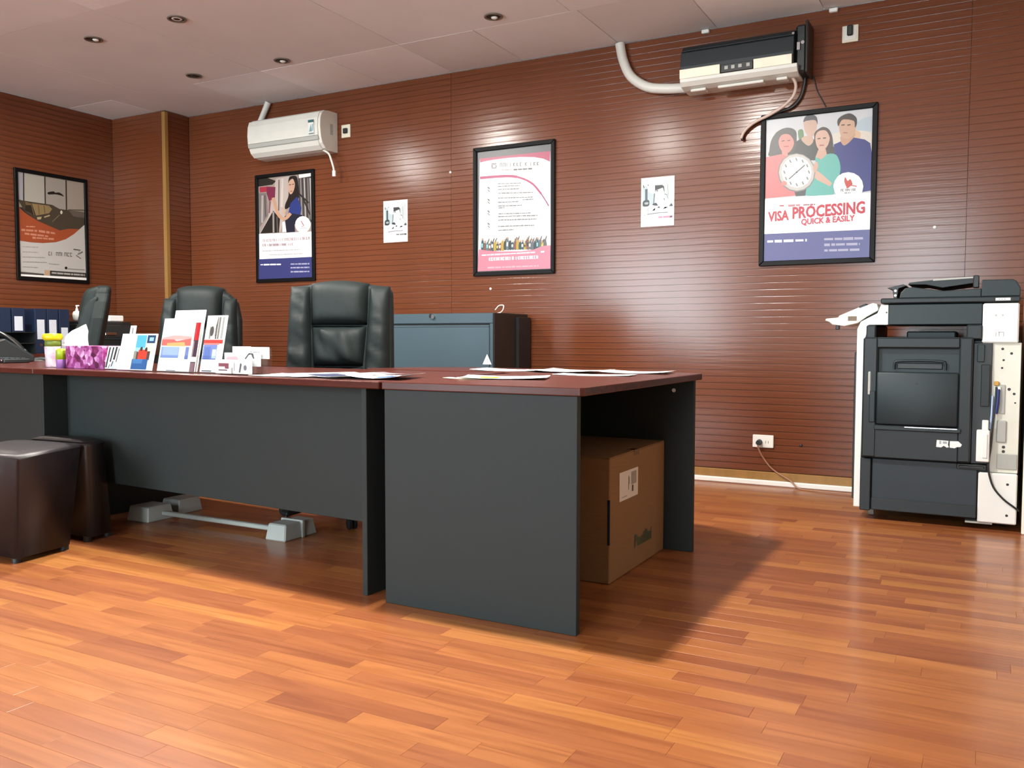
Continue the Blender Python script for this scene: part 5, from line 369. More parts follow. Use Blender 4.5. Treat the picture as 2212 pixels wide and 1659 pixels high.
# lit downlights above the frame and added fill lamps behind it: a recessed can with a lamp disc
for k, (x, y, p) in enumerate(DOWNLIGHTS_AND_FILL):
    t = thing('ceiling_downlight', 'lit round downlight set into the ceiling over the desks, or added as fill behind the camera', 'downlight', (x, y, CEIL), 0, 'lit ceiling downlights')
    MB().lathe([(.075, .001), (.1, .001), (.104, -.004), (.1, -.008), (.078, -.006), (.075, .001)], n=20).build('trim_ring', M_WHITE, t)
    la = bpy.data.lights.new('downlight_lamp', 'AREA'); la.shape = 'DISK'; la.size = .14; la.energy = LAMP_W*p; la.color = (1.0, .95, .88)
    lo = bpy.data.objects.new('downlight_lamp', la); C.objects.link(lo); lo.parent = t; lo.location = (0, 0, -.004)

# ------------------------------------------------------------------ desks
A_ = .0798
def desk_t(s, t, z=0.): return (-1.72-s*math.cos(A_)+t*math.sin(A_), 2.285+s*math.sin(A_)+t*math.cos(A_), z)
DT = .725; DU = .700
# return desk (right)
rd = thing('return_desk', 'right hand desk with cherry top, closed charcoal end panel and open knee space', 'desk', (-1.706, 2.28, 0))
top = [(-.004, .0), (.694, .0), (.703, .012), (.712, 1.16), (.706, 1.185), (.42, 1.29), (-.3, 1.33), (-.55, 1.3), (-.72, 1.18), (-.8, .95), (-.004, .90)]
MB().prism(top, DT-DU, 'z', DU, bev=.003).build('desk_top', M_CHERRY, rd)
MB().box(0, .683, .009, .034, 0, DU, .0015).build('end_panel', M_DESK, rd)
MB().box(0.05, .683, 1.15, 1.175, 0, DU, .0015).build('end_panel', M_DESK, rd)
MB().box(.11, .128, .034, 1.15, .02, DU, .0015).build('modesty_panel', M_DESK, rd)
MB().cyl((.6, 1.1485, .655), .008, .002, 'y', 10).build('screw_cap', M_WHITE, rd)
# main desk
md = thing('main_desk', 'long reception desk with cherry top and raised charcoal modesty panel', 'desk', desk_t(0, 0), PI-A_)
S = Matrix.Scale(-1, 4, (0, 1, 0))
MB().box(.006, 2.075, -.80, 0, DU, DT, .003).build('desk_top', M_CHERRY, md)
for x in (.086, 2.045): MB().box(x, x+.022, -.775, -.028, 0, DU, .0015).build('leg_panel', M_DESK, md)
MB().box(.108, 2.045, -.158, -.14, .217, DU, .0015).build('modesty_panel', M_DESK, md)
# left desk continues beyond the frame
ld = thing('corner_desk', 'desk at the left edge of the photo holding the black telephone', 'desk', desk_t(2.075, 0), PI-A_)
MB().box(.003, 1.95, -.8, 0, DU, DT, .003).build('desk_top', M_CHERRY, ld)
MB().box(-.006, 1.9, -.051, -.028, 0, DU, .0015).build('end_panel', M_DESK, ld)
MB().box(.003, .025, -.775, -.052, 0, DU, .0015).build('leg_panel', M_DESK, ld)
MB().box(1.88, 1.9, -.775, -.052, 0, DU, .0015).build('leg_panel', M_DESK, ld)
# table along the left wall with binders and printer
wt = thing('wall_table', 'low table along the left wall under the kitchen poster carrying binders and printer', 'table', (-6.49, 3.35, 0))
MB().box(0, .72, 0, 1.5, .725, .75, .003).build('table_top', M_CHERRY, wt)
for y0 in (.03, 1.45): MB().box(.02, .7, y0, y0+.022, 0, .725, .0015).build('leg_panel', M_DESK, wt)
MB().box(.05, .07, .06, 1.44, .3, .725, .0015).build('back_panel', M_DESK, wt)

# grey foot frame under the main desk
ff = thing('footrest_frame', 'pale grey under-desk foot frame with blocks joined by a long bar', 'footrest', (0, 0, 0))
def block(x0, x1, y0, y1, h, n='foot_block'):
    b = bmesh.new(); bmesh.ops.create_cube(b, size=1)
    for v in b.verts:
        k = .86 if v.co.z > 0 else 1
        v.co = Vector(((x0+x1)/2+v.co.x*(x1-x0)*k, (y0+y1)/2+v.co.y*(y1-y0)*k, (v.co.z+.5)*h))
    bmesh.ops.bevel(b, geom=b.edges[:], offset=.005, segments=1, affect='EDGES'); MB().bm(b).build(n, M_GREYP, ff)
block(-2.70, -2.585, 2.765, 2.97, .07); block(-3.56, -3.41, 2.745, 2.9, .07); block(-3.575, -3.44, 2.95, 3.1, .07)
MB().box(-2.705, -2.58, 2.87, 2.885, .0, .076, .002).build('strap', M_GREYP, ff)
MB().box(-3.45, -2.66, 2.83, 2.855, .022, .042, .004).build('crossbar', M_GREYP, ff)

# ------------------------------------------------------------------ chairs
def pillow(L0, R0, L1, R1, z0, z1, y, puff, arc=0., wr=0., seed=0, nx=14, nz=14, back=.02, e=4):
    v = []; f = []
    for j in range(nz+1):
        t = j/nz
        for i in range(nx+1):
            s = i/nx; xl = L0+(L1-L0)*t; xr = R0+(R1-R0)*t
            x = xl+(xr-xl)*s; z = z0+(z1-z0)*t + arc*t*(1-(2*s-1)**2)
            d = puff*((1-abs(2*s-1)**e)*(1-abs(2*t-1)**e))**.5
            if wr: d += wr*noise.noise(Vector((x*9+seed, z*26*(1 if seed % 2 else .35)+x*12, seed*3.1)))*(1-abs(2*s-1)**6)*(1-abs(2*t-1)**6)
            v.append((x, y-d, z))
    W = nx+1
    for j in range(nz):
        for i in range(nx): f.append((j*W+i, j*W+i+1, (j+1)*W+i+1, (j+1)*W+i))
    ring = [i for i in range(W)]+[j*W+nx for j in range(1, nz+1)]+[nz*W+i for i in range(nx-1, -1, -1)]+[j*W for j in range(nz-1, 0, -1)]
    o = len(v); n = len(ring); v += [(v[i][0], y+back, v[i][2]) for i in ring]
    for k in range(n): f.append((ring[k], o+k, o+(k+1) % n, ring[(k+1) % n]))
    f.append(tuple(range(o, o+n)))
    mb = MB(); mb.add(v, f, 0, True); return mb
def tilt(mb, k, z0=.55, bow=0.):
    mb.v = [(x, y+k*(z-z0)-bow*(1-((z-.85)/.3)**2)+.25*bow*0+ .10*x*x, z) for x, y, z in mb.v]; return mb
def make_chair(label, loc, rz, style, sz=1., back_tilt=.14, group='black leather office chairs'):
    t = thing('office_chair', label, 'chair', loc, rz, group); t.scale = (.86, 1, sz)
    k = back_tilt
    if style == 'square':
        ol = [(-.30, .56), (-.312, .7), (-.303, 1.0), (-.298, 1.085), (-.27, 1.106), (-.2, 1.112), (-.1, 1.126), (0, 1.131), (.1, 1.126), (.2, 1.112), (.27, 1.106), (.298, 1.085), (.303, 1.0), (.312, .7), (.30, .56)]
        hw0, hw1, hz, side_in, zt = .142, .17, .915, .165, 1.105
    else:
        ol = [(-.29, .56), (-.30, .75), (-.292, .95), (-.265, 1.05), (-.21, 1.10), (-.175, 1.112), (-.165, 1.14), (-.1, 1.152), (0, 1.156), (.1, 1.152), (.165, 1.14), (.175, 1.112), (.21, 1.10), (.265, 1.05), (.292, .95), (.30, .75), (.29, .56)]
        hw0, hw1, hz, side_in, zt = .138, .168, .9, .16, 1.075
    sh = MB().prism(ol, .085, 'y', .165, bev=.022, seg=3); tilt(sh, k).build('back_shell', M_LEATHER, t)
    HL = pillow(-hw0-.02, hw0+.02, -hw1, hw1, hz, 1.118 if style == 'square' else 1.135, .17, .075, .016, .002, 3); tilt(HL, k).build('headrest_cushion', M_LEATHER, t)
    tilt(pillow(-hw0, hw0, -hw0-.018, hw0+.018, .715, hz-.004, .17, .062, 0, .03, 2, nx=20, nz=18), k).build('lumbar_cushion', M_LEATHER, t)
    tilt(pillow(-hw0+.005, hw0-.005, -hw0, hw0, .56, .711, .17, .07, 0, .004, 5), k).build('lower_cushion', M_LEATHER, t)
    for s in (-1, 1):
        a = [(s*.302, s*(hw0+.004)), (s*.288, s*(hw0+.026))]
        lo, hi = sorted(a[0]), sorted((s*(.29 if style == 'square' else .262), s*(hw1+.006)))
        tilt(pillow(lo[0], lo[1], hi[0], hi[1], .565, zt, .17, .07, .0, .016, 7 if s < 0 else 9, nx=14, nz=30, e=3), k).build('side_bolster', M_LEATHER, t)
    b = pillow(-.27, .27, -.26, .26, -.27, .2, 0, .1, 0, .004, 4)
    b.v = [(x, z, .46-y*.9) for x, y, z in b.v]; b.build('seat', M_LEATHER, t)
    MB().box(-.25, .25, -.25, .24, .40, .445, .02, seg=2).build('seat_pan', M_BLACK, t)
    for s in (-1, 1):
        m = MB().tube([(s*.27, .16, .42), (s*.315, .15, .46), (s*.33, .1, .62), (s*.33, -.02, .685), (s*.33, -.16, .665), (s*.325, -.2, .58), (s*.30, -.18, .45), (s*.26, -.15, .42)], .02, 8, 3, ry=.028)
        m.build('armrest', M_BLACK, t)
    MB().box(-.05, .05, .12, .24, .40, .62, .015).build('back_bracket', M_BLACK, t)
    MB().cyl((0, 0, .1), .03, .31, n=14).build('gas_column', M_BLACK, t)
    for q in range(5):
        an = q*2*PI/5+.35; Mx = Matrix.Rotation(an, 4, 'Z')
        leg = MB().prism([(.02, .075), (.30, .062), (.31, .075), (.30, .088), (.02, .125)], .05, 'y', -.025, bev=.006, seg=1, M=Mx).build('base_leg', M_BLACK, t)
        cs = MB(); 
        for d in (-.02, .008): cs.cyl((.29, d, .028), .027, .014, 'y', 12, M=Mx)
        cs.cyl((.29, 0, .03), .008, .045, n=8, M=Mx); cs.build('caster', M_BLACK, leg)
    return t
make_chair('square shouldered black leather office chair behind the main desk beside the filing cabinet', (-2.735, 3.235, 0), .46, 'square', 1.015)
make_chair('black leather office chair with raised headrest, standing behind the brochure holders', (-4.27, 3.76, 0), .55, 'round', 1.035)
make_chair('black office chair turned sideways between binders and tissue box', (-5.18, 3.455, 0), -.68, 'round', 1.035, .2)

# ------------------------------------------------------------------ ottomans
def stool(name, label, T, B, zt, m, gx_):
    o = thing(name, label, 'stool', (0, 0, 0), 0, None)
    b = bmesh.new(); tv = [b.verts.new((*p, zt)) for p in T]; bv = [b.verts.new((*p, .022)) for p in B]
    b.faces.new(tv); b.faces.new(bv[::-1])
    for i in range(4): b.faces.new((bv[i], bv[(i+1) % 4], tv[(i+1) % 4], tv[i]))
    bmesh.ops.recalc_face_normals(b, faces=b.faces[:])
    te = [e for e in b.edges if all(v in tv for v in e.verts)]
    bmesh.ops.bevel(b, geom=te, offset=.022, segments=4, affect='EDGES', profile=.5)
    bmesh.ops.bevel(b, geom=[e for e in b.edges if abs(e.verts[0].co.z-e.verts[1].co.z) > .2], offset=.012, segments=2, affect='EDGES')
    MB().bm(b, 0, True).build('body', m, o)
    cx = sum(p[0] for p in T)/4; cy = sum(p[1] for p in T)/4
    top = MB(); n = 14; P = [Vector((p[0]+(cx-p[0])*.07, p[1]+(cy-p[1])*.07, 0)) for p in T]
    v = []
    for j in range(n+1):
        for i in range(n+1):
            s, t_ = i/n, j/n; q = P[0]*(1-s)*(1-t_)+P[1]*s*(1-t_)+P[2]*s*t_+P[3]*(1-s)*t_
            v.append((q.x, q.y, zt-.004+.014*((1-abs(2*s-1)**4)*(1-abs(2*t_-1)**4))**.5))
    top.add(v, [(j*(n+1)+i, j*(n+1)+i+1, (j+1)*(n+1)+i+1, (j+1)*(n+1)+i) for j in range(n) for i in range(n)], 0, True).build('seat_pad', m, o)
    for p in B:
        MB().cyl((p[0]+(cx-p[0])*.14, p[1]+(cy-p[1])*.14, 0), .018, .024, n=10).build('foot', M_BLACK, o)
    return o
stool('cube_ottoman', 'plum brown leatherette cube stool in front of the corner desk', [(-3.245, 2.03), (-3.37, 2.395), (-3.77, 2.35), (-3.645, 1.99)], [(-3.222, 1.997), (-3.255, 2.25), (-3.655, 2.25), (-3.622, 1.997)], .415, M_OTTO, 0)
stool('cube_ottoman', 'blackish stool in shadow behind the plum brown cube stool', [(-3.355, 2.405), (-3.385, 2.51), (-3.76, 2.49), (-3.73, 2.385)], [(-3.30, 2.37), (-3.325, 2.50), (-3.70, 2.48), (-3.68, 2.36)], .42, M_OTTOD, 0)

# ------------------------------------------------------------------ cardboard box under the return desk
cb = thing('cardboard_box', 'brown cardboard carton with white shipping label inside the open desk', 'box', (-1.14, 2.83, 0))
MB().box(-.40, 0, 0, .59, .001, .446, .003).build('carton', M_CARD, cb)
MB().box(-.40, .0, .0, .59, .4465, .4495, .001).build('flap', M_CARD, cb)
MB().box(-.008, .0015, -.0012, .003, .14, .30, .0005).build('tear', M_DARKG2, cb)
ROTX = (0, 0, PI/2)
Art(.19, .105).rect('e9e4dc', 0, 0, 1, 1).rect('8c887f', .46, .3, .5, .8).rect('8c887f', .5, .5, .53, .75).rect('a5a19a', .62, .45, .9, .9).rect('4a443c', .66, .2, .74, .42).rect('b5b1a8', .12, .1, .4, .14).build('shipping_label', cb, (.0012, .09, .278), ROTX)
Art(.19, .05).text('4a5a48', 'Posiflini', 0, 0, 1, 1).build('print', cb, (.0012, .25, .078), ROTX)
MB().box(-.03, .0012, .24, .29, .43, .4502).build('packing_tape', mat('clear_brown_tape', '7a5a38', .25), cb)

# ------------------------------------------------------------------ filing cabinet
fc = thing('filing_cabinet', 'blue grey steel lateral filing cabinet with warning triangle, against the back wall', 'cabinet', (-3.6, 4.724, 0))
CW = .914
MB().box(0, CW, .02, .47, .02, 1.022, .003).build('carcass', mat('dark_brown_steel', '2a2521', .5), fc)
MB().box(0, CW-.003, .004, .02, .955, 1.02, .004).build('top_rail', M_STEEL, fc)
MB().box(0, .02, .004, .02, .02, .955, .002).build('stile', M_STEEL, fc); MB().box(CW-.025, CW-.003, .004, .02, .02, .955, .002).build('stile', M_STEEL, fc)
for z0, z1 in ((.655, .945), (.35, .645), (.04, .34)):
    d = MB().box(.022, CW-.027, .0, .02, z0, z1, .003).build('drawer', M_STEEL, fc)
    MB().box(.022, CW-.027, -.003, .004, z1-.012, z1-.004, .002).build('pull_lip', M_STEEL, d)
MB().box(CW, CW+.022, .30, .47, .02, 1.0, .002).build('side_rail', M_BLACK, fc)
lk = MB().cyl((.47, .003, 1.0), .014, -.012, 'y', 12).build('lock', M_CHROME, fc)
MB().box(.445, .462, -.012, .004, .995, 1.018, .003).build('lock_tab', M_BLACK, fc)
Art(.065, .065).poly('eef0f0', [(0, 0), (1, 0), (.5, 1)]).poly('9aa0a2', [(.5, .68), (.56, .4), (.44, .4)]).ell('9aa0a2', .5, .25, .05, .05, 8).build('warning_triangle', fc, (.84, -.0012, .70))
# white coat hook/cable end lying on the cabinet
tag(MB().tube([(-2.90, 5.0, 1.024), (-2.80, 5.02, 1.03), (-2.79, 5.05, 1.075), (-2.83, 5.06, 1.078), (-2.86, 5.06, 1.05)], .004, 6).build('cable_loop', M_WHITE), 'thin white looped wire on top of the steel filing cabinet', 'wire')

# ------------------------------------------------------------------ posters and sheets
def poster(label, x0, x1, z0, z1, key, face='y', at=0., fr=.028, extra=None):
    w_, h_ = x1-x0, z1-z0
    if face == 'y': t = thing('framed_poster', label, 'poster', (x0, at, z0))
    else: t = thing('framed_poster', label, 'poster', (at, x0, z0), PI/2)
    f = MB()
    for q in ([(0, 0), (w_, 0), (w_-fr, fr), (fr, fr)], [(w_, 0), (w_, h_), (w_-fr, h_-fr), (w_-fr, fr)], [(w_, h_), (0, h_), (fr, h_-fr), (w_-fr, h_-fr)], [(0, h_), (0, 0), (fr, fr), (fr, h_-fr)]):
        f.prism(q, .018, 'y', -.02, bev=.003, seg=1)
    f.build('frame', M_FRAME, t)
    MB().box(fr*.5, w_-fr*.5, -.006, -.001, fr*.5, h_-fr*.5).build('backing', M_DARKG2, t)
    a = Art(w_-2*fr, h_-2*fr, .00002 if key == 'exam' else .00006).data(key)
    if extra: extra(a)
    a.build('print', t, (fr, -.0062, fr)); return t
def visa(a):
    a.text('b3142f', 'VISA', .035, .278, .072, .205, .035); a.text('b3142f', 'PROCESSING', .275, .288, .085, .675, .02); a.text('bb2a42', 'QUICK & EASILY', .36, .236, .05, .5, .02)
poster('black framed visa processing poster with four people holding a clock', -1.1756, -.5462, 1.2852, 2.153, 'visa', at=WALL_Y, extra=visa)
poster('black framed red and white notice poster with a crowd along its foot', -3.116, -2.4961, 1.2884, 2.1593, 'exam', at=WALL_Y)
poster('black framed poster of a long haired woman at library shelves', -5.1328, -4.5277, 1.3001, 2.1479, 'student', at=WALL_Y)
poster('black framed kitchen photo poster with an orange curve on the left wall', 4.1046, 4.7188, 1.3028, 2.1518, 'kitchen', face='x', at=ROOM_X0)
def sheet(label, x, z, key, rot):
    t = thing('paper_notice', label, 'notice', (x, WALL_Y-.0012, z), 0)
    MB().box(0, .213, -.0006, .0004, 0, .3).build('sheet', M_PAPER, t)
    Art(.213, .3, .00003).data(key).build('print', t, (0, -.0007, 0))
sheet('white paper notice with red caption, on the wall right of the red poster', -1.907, 1.556, 'machine_red', 0)
sheet('white paper notice with grey caption, on the wall left of the red poster', -3.886, 1.557, 'machine_grey', 0)

# ------------------------------------------------------------------ air conditioners
ac = thing('air_conditioner', 'white wall split air conditioner with energy sticker above the library poster', 'air conditioner', (-5.02, WALL_Y, 2.245))
D = .2; prof = [(0, .0), (-.09, .0), (-.14, .012), (-.175, .045), (-.192, .09), (-.2, .16), (-.195, .225), (-.18, .262), (-.15, .285), (-.09, .293), (0, .295)]
MB().prism(prof, .715, 'x', 0, bev=.004).build('body', M_CREAM, ac)
fr_ = [(-.203, .098), (-.2075, .16), (-.202, .227), (-.186, .268), (-.18, .262), (-.195, .225), (-.2, .16), (-.195, .098)]
MB().prism(fr_, .692, 'x', 0.004, bev=.001, seg=1).build('front_cover', M_CREAM, ac)
MB().prism([(-.197, .068), (-.204, .095), (-.19, .095), (-.185, .068)], .692, 'x', .004).build('silver_band', M_GREYP, ac)
MB().prism([(-.192, .062), (-.176, .03), (-.142, .003), (-.136, .012), (-.168, .038), (-.184, .066)], .68, 'x', .008).build('louvre', M_CREAM, ac)
MB().box(.7145, .7165, -.09, -.055, .12, .2, .001).build('side_vent', M_GREYP, ac)
Art(.052, .105).rect('dfe3e0', 0, 0, 1, 1).rect('2f5f66', 0, .82, 1, 1).poly('7aa0a4', [(.1, .2), (.7, .2), (.5, .7)]).rect('55706c', .05, .03, .95, .1).rect('8ab0b4', .7, .25, .9, .7).build('energy_label', ac, (.615, -.2092, .105), (.05, 0, 0))
tag(MB().tube([(-4.96, 5.185, 2.695), (-5.0, 5.185, 2.63), (-5.05, 5.175, 2.53)], .024, 8, 3, ry=.02).build('conduit', M_CREAM), 'short cream conduit from the ceiling into the white air conditioner', 'pipe')
hs = tag(MB().tube([(-4.345, 5.10, 2.25), (-4.31, 5.12, 2.225), (-4.287, 5.12, 2.18), (-4.273, 5.13, 2.12), (-4.268, 5.13, 2.09)], .008, 8).build('drain_hose', M_CREAM), 'thin white hose end dangling below the white air conditioner', 'hose')
MB().cyl((-4.268, 5.13, 2.055), .014, .042, n=10).build('hose_nozzle', M_WHITE, hs)

ax = thing('air_conditioner', 'stripped black air conditioner missing its cover, above the visa poster', 'air conditioner', (-1.605, WALL_Y, 2.33))
MB().prism([(0, .0), (-.11, .0), (-.17, .03), (-.195, .09), (-.195, .11), (-.185, .19), (-.15, .232), (-.08, .25), (0, .25)], .64, 'x', 0, bev=.004).build('black_housing', M_DARKG2, ax)
for z in (.125, .15, .175, .2): MB().box(.01, .63, -.194+(z-.11)*.12, -.188+(z-.11)*.12, z, z+.003).build('housing_rib', M_BLACK, ax)
MB().box(.64, .70, -.15, 0, -.0, .26, .012).build('end_bracket', M_BLACK, ax)
MB().box(.697, .712, -.175, -.0, -.01, .275, .006).build('end_plate', mat('brown_black_plastic', '2b2724', .4), ax)
MB().box(.648, .668, -.158, -.148, .12, .165, .002).build('wire_clip', M_CHROME, ax); MB().cyl((.68, -.156, .16), .01, .006, 'y', 10).build('screw', M_CHROME, ax); MB().cyl((.635, -.19, .205), .007, .006, 'y', 8).build('screw', M_CHROME, ax)
for a, b in ((0., .235), (.425, .632)): MB().prism([(-.203, .04), (-.205, .092), (-.19, .092), (-.186, .04)], b-a, 'x', a, bev=.001, seg=1).build('white_strip', mat('warm_white_plastic', 'efe6cf', .4), ax)
cm = MB().box(.24, .42, -.2, -.18, .043, .088, .002).build('circuit_module', M_BLACK, ax)
for x in (.262, .3, .34, .385): MB().box(x, x+.02, -.2035, -.198, .058, .078, .001).build('circuit_chip', M_GREYP, cm)
MB().prism([(-.0, -.01), (-.12, -.012), (-.175, .0), (-.196, .022), (-.2, .04), (-.18, .044), (-.1, .02), (0, .0)], .66, 'x', 0, bev=.003).build('lower_tray', M_CREAM, ax)
for x0, x1 in ((.05, .14), (.21, .47), (.54, .6)): MB().box(x0, x1, -.15, -.09, -.026, -.01, .004).build('drip_ledge', M_CREAM, ax)
tag(MB().tube([(-2.045, 5.19, 2.69), (-2.02, 5.19, 2.58), (-1.965, 5.185, 2.475), (-1.86, 5.18, 2.40), (-1.74, 5.175, 2.372), (-1.62, 5.17, 2.36), (-1.5, 5.165, 2.353)], .03, 10).build('conduit', M_CREAM), 'thick bent cream pipe from the ceiling to the stripped air conditioner', 'pipe')
dh = tag(MB().tube([(-1.06, 5.11, 2.335), (-1.0, 5.12, 2.33), (-.972, 5.14, 2.29), (-.985, 5.16, 2.235), (-1.035, 5.17, 2.187), (-1.12, 5.18, 2.146), (-1.21, 5.185, 2.112), (-1.265, 5.19, 2.071), (-1.285, 5.19, 2.03)], .009, 8).build('drain_hose', mat('pinkish_hose', 'c9b3a6', .45)), 'pale drain hose curling from the stripped air conditioner to the visa poster', 'hose')
tag(MB().tube([(-.93, 5.19, 2.36), (-.935, 5.2, 2.3), (-.955, 5.205, 2.23), (-1.0, 5.205, 2.18), (-1.07, 5.205, 2.162), (-1.18, 5.205, 2.128), (-1.235, 5.205, 2.10), (-1.272, 5.2, 2.06), (-1.278, 5.195, 2.02)], .009, 8).build('cable', M_BLACK), 'black cable hanging behind the pale drain hose above the visa poster', 'cable')
tag(MB().tube([(-.89, 5.212, 2.34), (-.87, 5.214, 2.26), (-.84, 5.214, 2.2), (-.82, 5.214, 2.16)], .003, 6).build('thin_cable', M_BLACK), 'thin dark wire on the wall under the stripped air conditioner', 'cable')

# ------------------------------------------------------------------ sockets
def socket(label, x0, x1, z0, z1, kind, cat='socket'):
    t = thing('wall_socket', label, cat, (x0, WALL_Y, z0)); w_, h_ = x1-x0, z1-z0
    MB().box(0, w_, -.012, .0005, 0, h_, .003).build('plate', mat('ivory_plastic', 'd8d3bf', .4) if kind != 'double' else M_WHITE, t)
    if kind == 'isolator':
        MB().box(w_*.12, w_*.88, -.015, -.011, h_*.12, h_*.88, .002).build('raised_frame', M_CREAM, t)
        MB().box(w_*.32, w_*.68, -.03, -.012, h_*.35, h_*.98, .005).build('switch_rocker', M_BLACK, t)
    elif kind == 'small':
        MB().box(w_*.3, w_*.75, -.028, -.012, h_*.3, h_*.7, .004).build('plug', M_BLACK, t)
    else:
        MB().cyl((w_*.33, -.012, h_*.42), .018, -.035, 'y', 14, r1=.014).build('plug', M_DARKG, t)
        MB().box(w_*.62, w_*.64, -.0128, -.0115, h_*.35, h_*.55).build('socket_slot', M_DARKG, t); MB().box(w_*.74, w_*.76, -.0128, -.0115, h_*.35, h_*.55).build('socket_slot', M_DARKG, t)
    return t
socket('ivory isolator switch high on the wall right of the stripped air conditioner', -.741, -.657, 2.497, 2.588, 'isolator', 'switch')
socket('small ivory socket with a black plug beside the white air conditioner', -4.262, -4.18, 2.35, 2.445, 'small')
socket('white double socket low on the wall left of the copier', -1.195, -1.074, .222, .297, 'double')
tag(MB().tube([(-1.156, 5.17, .24), (-1.15, 5.175, .215), (-1.126, 5.195, .161), (-1.085, 5.2, .109), (-1.034, 5.195, .075), (-.965, 5.178, .042), (-.913, 5.15, .006), (-.8, 5.12, .006), (-.62, 5.1, .006)], .0045, 6).build('power_cord', mat('tan_cord', 'a5785c', .5)), 'thin tan power cord from the double socket down to the floor', 'cord')
for x, z, m in ((-.253, 1.459, M_WHITE), (-2.987, 1.2, M_WHITE), (-3.31, 2.017, M_WHITE), (-.92, .246, M_BLACK)):
    tag(MB().lathe([(0, -.004), (.006, -.004), (.009, -.001), (.009, .001)], n=10, M=Matrix.Translation((x, WALL_Y-.0005, z)) @ Matrix.Rotation(-PI/2, 4, 'X')).build('wall_plug', m),
        {-.253: 'white plug dot on the wall right of the visa poster', -2.987: 'white plug dot on the wall above the filing cabinet', -3.31: 'tiny pale dot on the wall left of the red poster', -.92: 'dark hole plug low on the wall left of the copier'}[x], 'wall plug')
for x in (-1.512, -.791):
    tag(MB().box(x-.02, x+.025, WALL_Y-.025, WALL_Y-.002, 2.672, 2.694, .004).build('ceiling_clip', M_WHITE), 'small white clip at the ceiling edge, %s of the stripped air conditioner' % ('left' if x < -1 else 'right'), 'clip')

# ------------------------------------------------------------------ unlit downlights in view
for i, (x, y, st) in enumerate([(-4.14, 3.602, 0), (-4.872, 3.6, 1), (-4.141, 4.459, 2), (-4.924, 4.424, 3), (-2.516, 4.43, 2)]):
    lab = ['unlit recessed downlight in the ceiling, rightmost of the two nearer ones', 'unlit recessed downlight in the ceiling, leftmost and nearer one', 'unlit recessed downlight in the ceiling just above the white air conditioner', 'unlit recessed downlight in the ceiling nearest the pillar', 'unlit recessed downlight on its own right of the others'][i]
    t = thing('recessed_downlight', lab, 'downlight', (x, y, CEIL), [0, .5, 1.4, .9, 1.2][i])
    MB().lathe([(.042, .004), (.05, -.001), (.055, -.004), (.053, -.007), (.043, -.006), (.040, .0), (.042, .004)], n=20).build('trim_ring', mat('dark_ring', '6a5e52', .45), t)  # whole ring coloured darker, for the dark crescents on it
    MB().lathe([(0, .0), (.041, .0), (.042, -.003), (0, -.003)], n=18).build('dark_recess', mat('dark_lamp_can', '241c16', .5), t)
    if st: MB().lathe([(0, -.012), (.012, -.011), (.019, -.006), (.02, -.002), (0, -.002)], c=(.012 if st != 3 else -.01, .006, 0), n=14).build('bulb', M_WHITE if st != 3 else M_BLACK, t)
    else: MB().lathe([(.018, -.004), (.026, -.006), (.03, -.003)], n=16).build('inner_ring', M_CREAM, t)

# ------------------------------------------------------------------ copier
cp = thing('photocopier', 'dark grey and white office photocopier beside the door jamb, control panel jutting left', 'copier', (-.545, 4.47, 0))
X = lambda x: x+.545
M_LWHITE = mat('copier_white', 'e6e8e4', .4, var=.015)
MB().box(X(-.51), X(.14), .035, .62, .05, .862, .006).build('main_body', M_DARKG2, cp)
MB().prism([(X(a), b) for a, b in [(-.54, .055), (-.511, .055), (-.511, .30), (-.502, .87), (-.488, .93), (-.404, .93), (-.404, 1.025), (-.437, 1.025), (-.452, .985), (-.49, .965), (-.525, .945), (-.54, .91)]], .6, 'y', .006, bev=.003).build('front_cover', M_LWHITE, cp)
MB().box(X(-.552), X(-.5395), .03, .58, .09, .80, .003).build('door_edge', M_BLACK, cp)
MB().box(X(-.404), X(-.014), .0, .60, .929, 1.026, .004).build('scanner_body', M_DARKG, cp)
MB().box(X(-.012), X(.13), -.004, .60, .846, 1.024, .006).build('corner_cover', M_LWHITE, cp)
for x0, x1, z0, z1 in ((.04, .043, .876, .895), (.052, .07, .893, .896), (.052, .055, .876, .896), (.07, .073, .876, .896)): MB().box(X(x0), X(x1), -.0046, -.0036, z0, z1).build('moulded_mark', M_GREYP, cp)
for x in (.04, .066): MB().cyl((X(x), -.0036, .97), .004, -.0008, 'y', 8).build('screw_hole', M_GREYP, cp)
for x, z in ((-.375, .978), (-.24, .99), (-.2, .985)): MB().cyl((X(x), .0005, z), .005, -.001, 'y', 8).build('screw_hole', M_BLACK, cp)
MB().cyl((X(-.412), .0065, .988), .004, -.001, 'y', 8).build('screw_hole', M_BLACK, cp)
# exit slot between body and scanner
MB().box(X(-.498), X(-.455), -.01, .55, .862, .929, .006).build('slot_post', M_DARKG2, cp)
MB().box(X(-.075), X(-.012), -.01, .55, .862, .929, .006).build('slot_post', M_DARKG2, cp)
MB().box(X(-.33), X(-.12), .10, .5, .862, .9, .006).build('exit_tray', M_DARKG, cp)
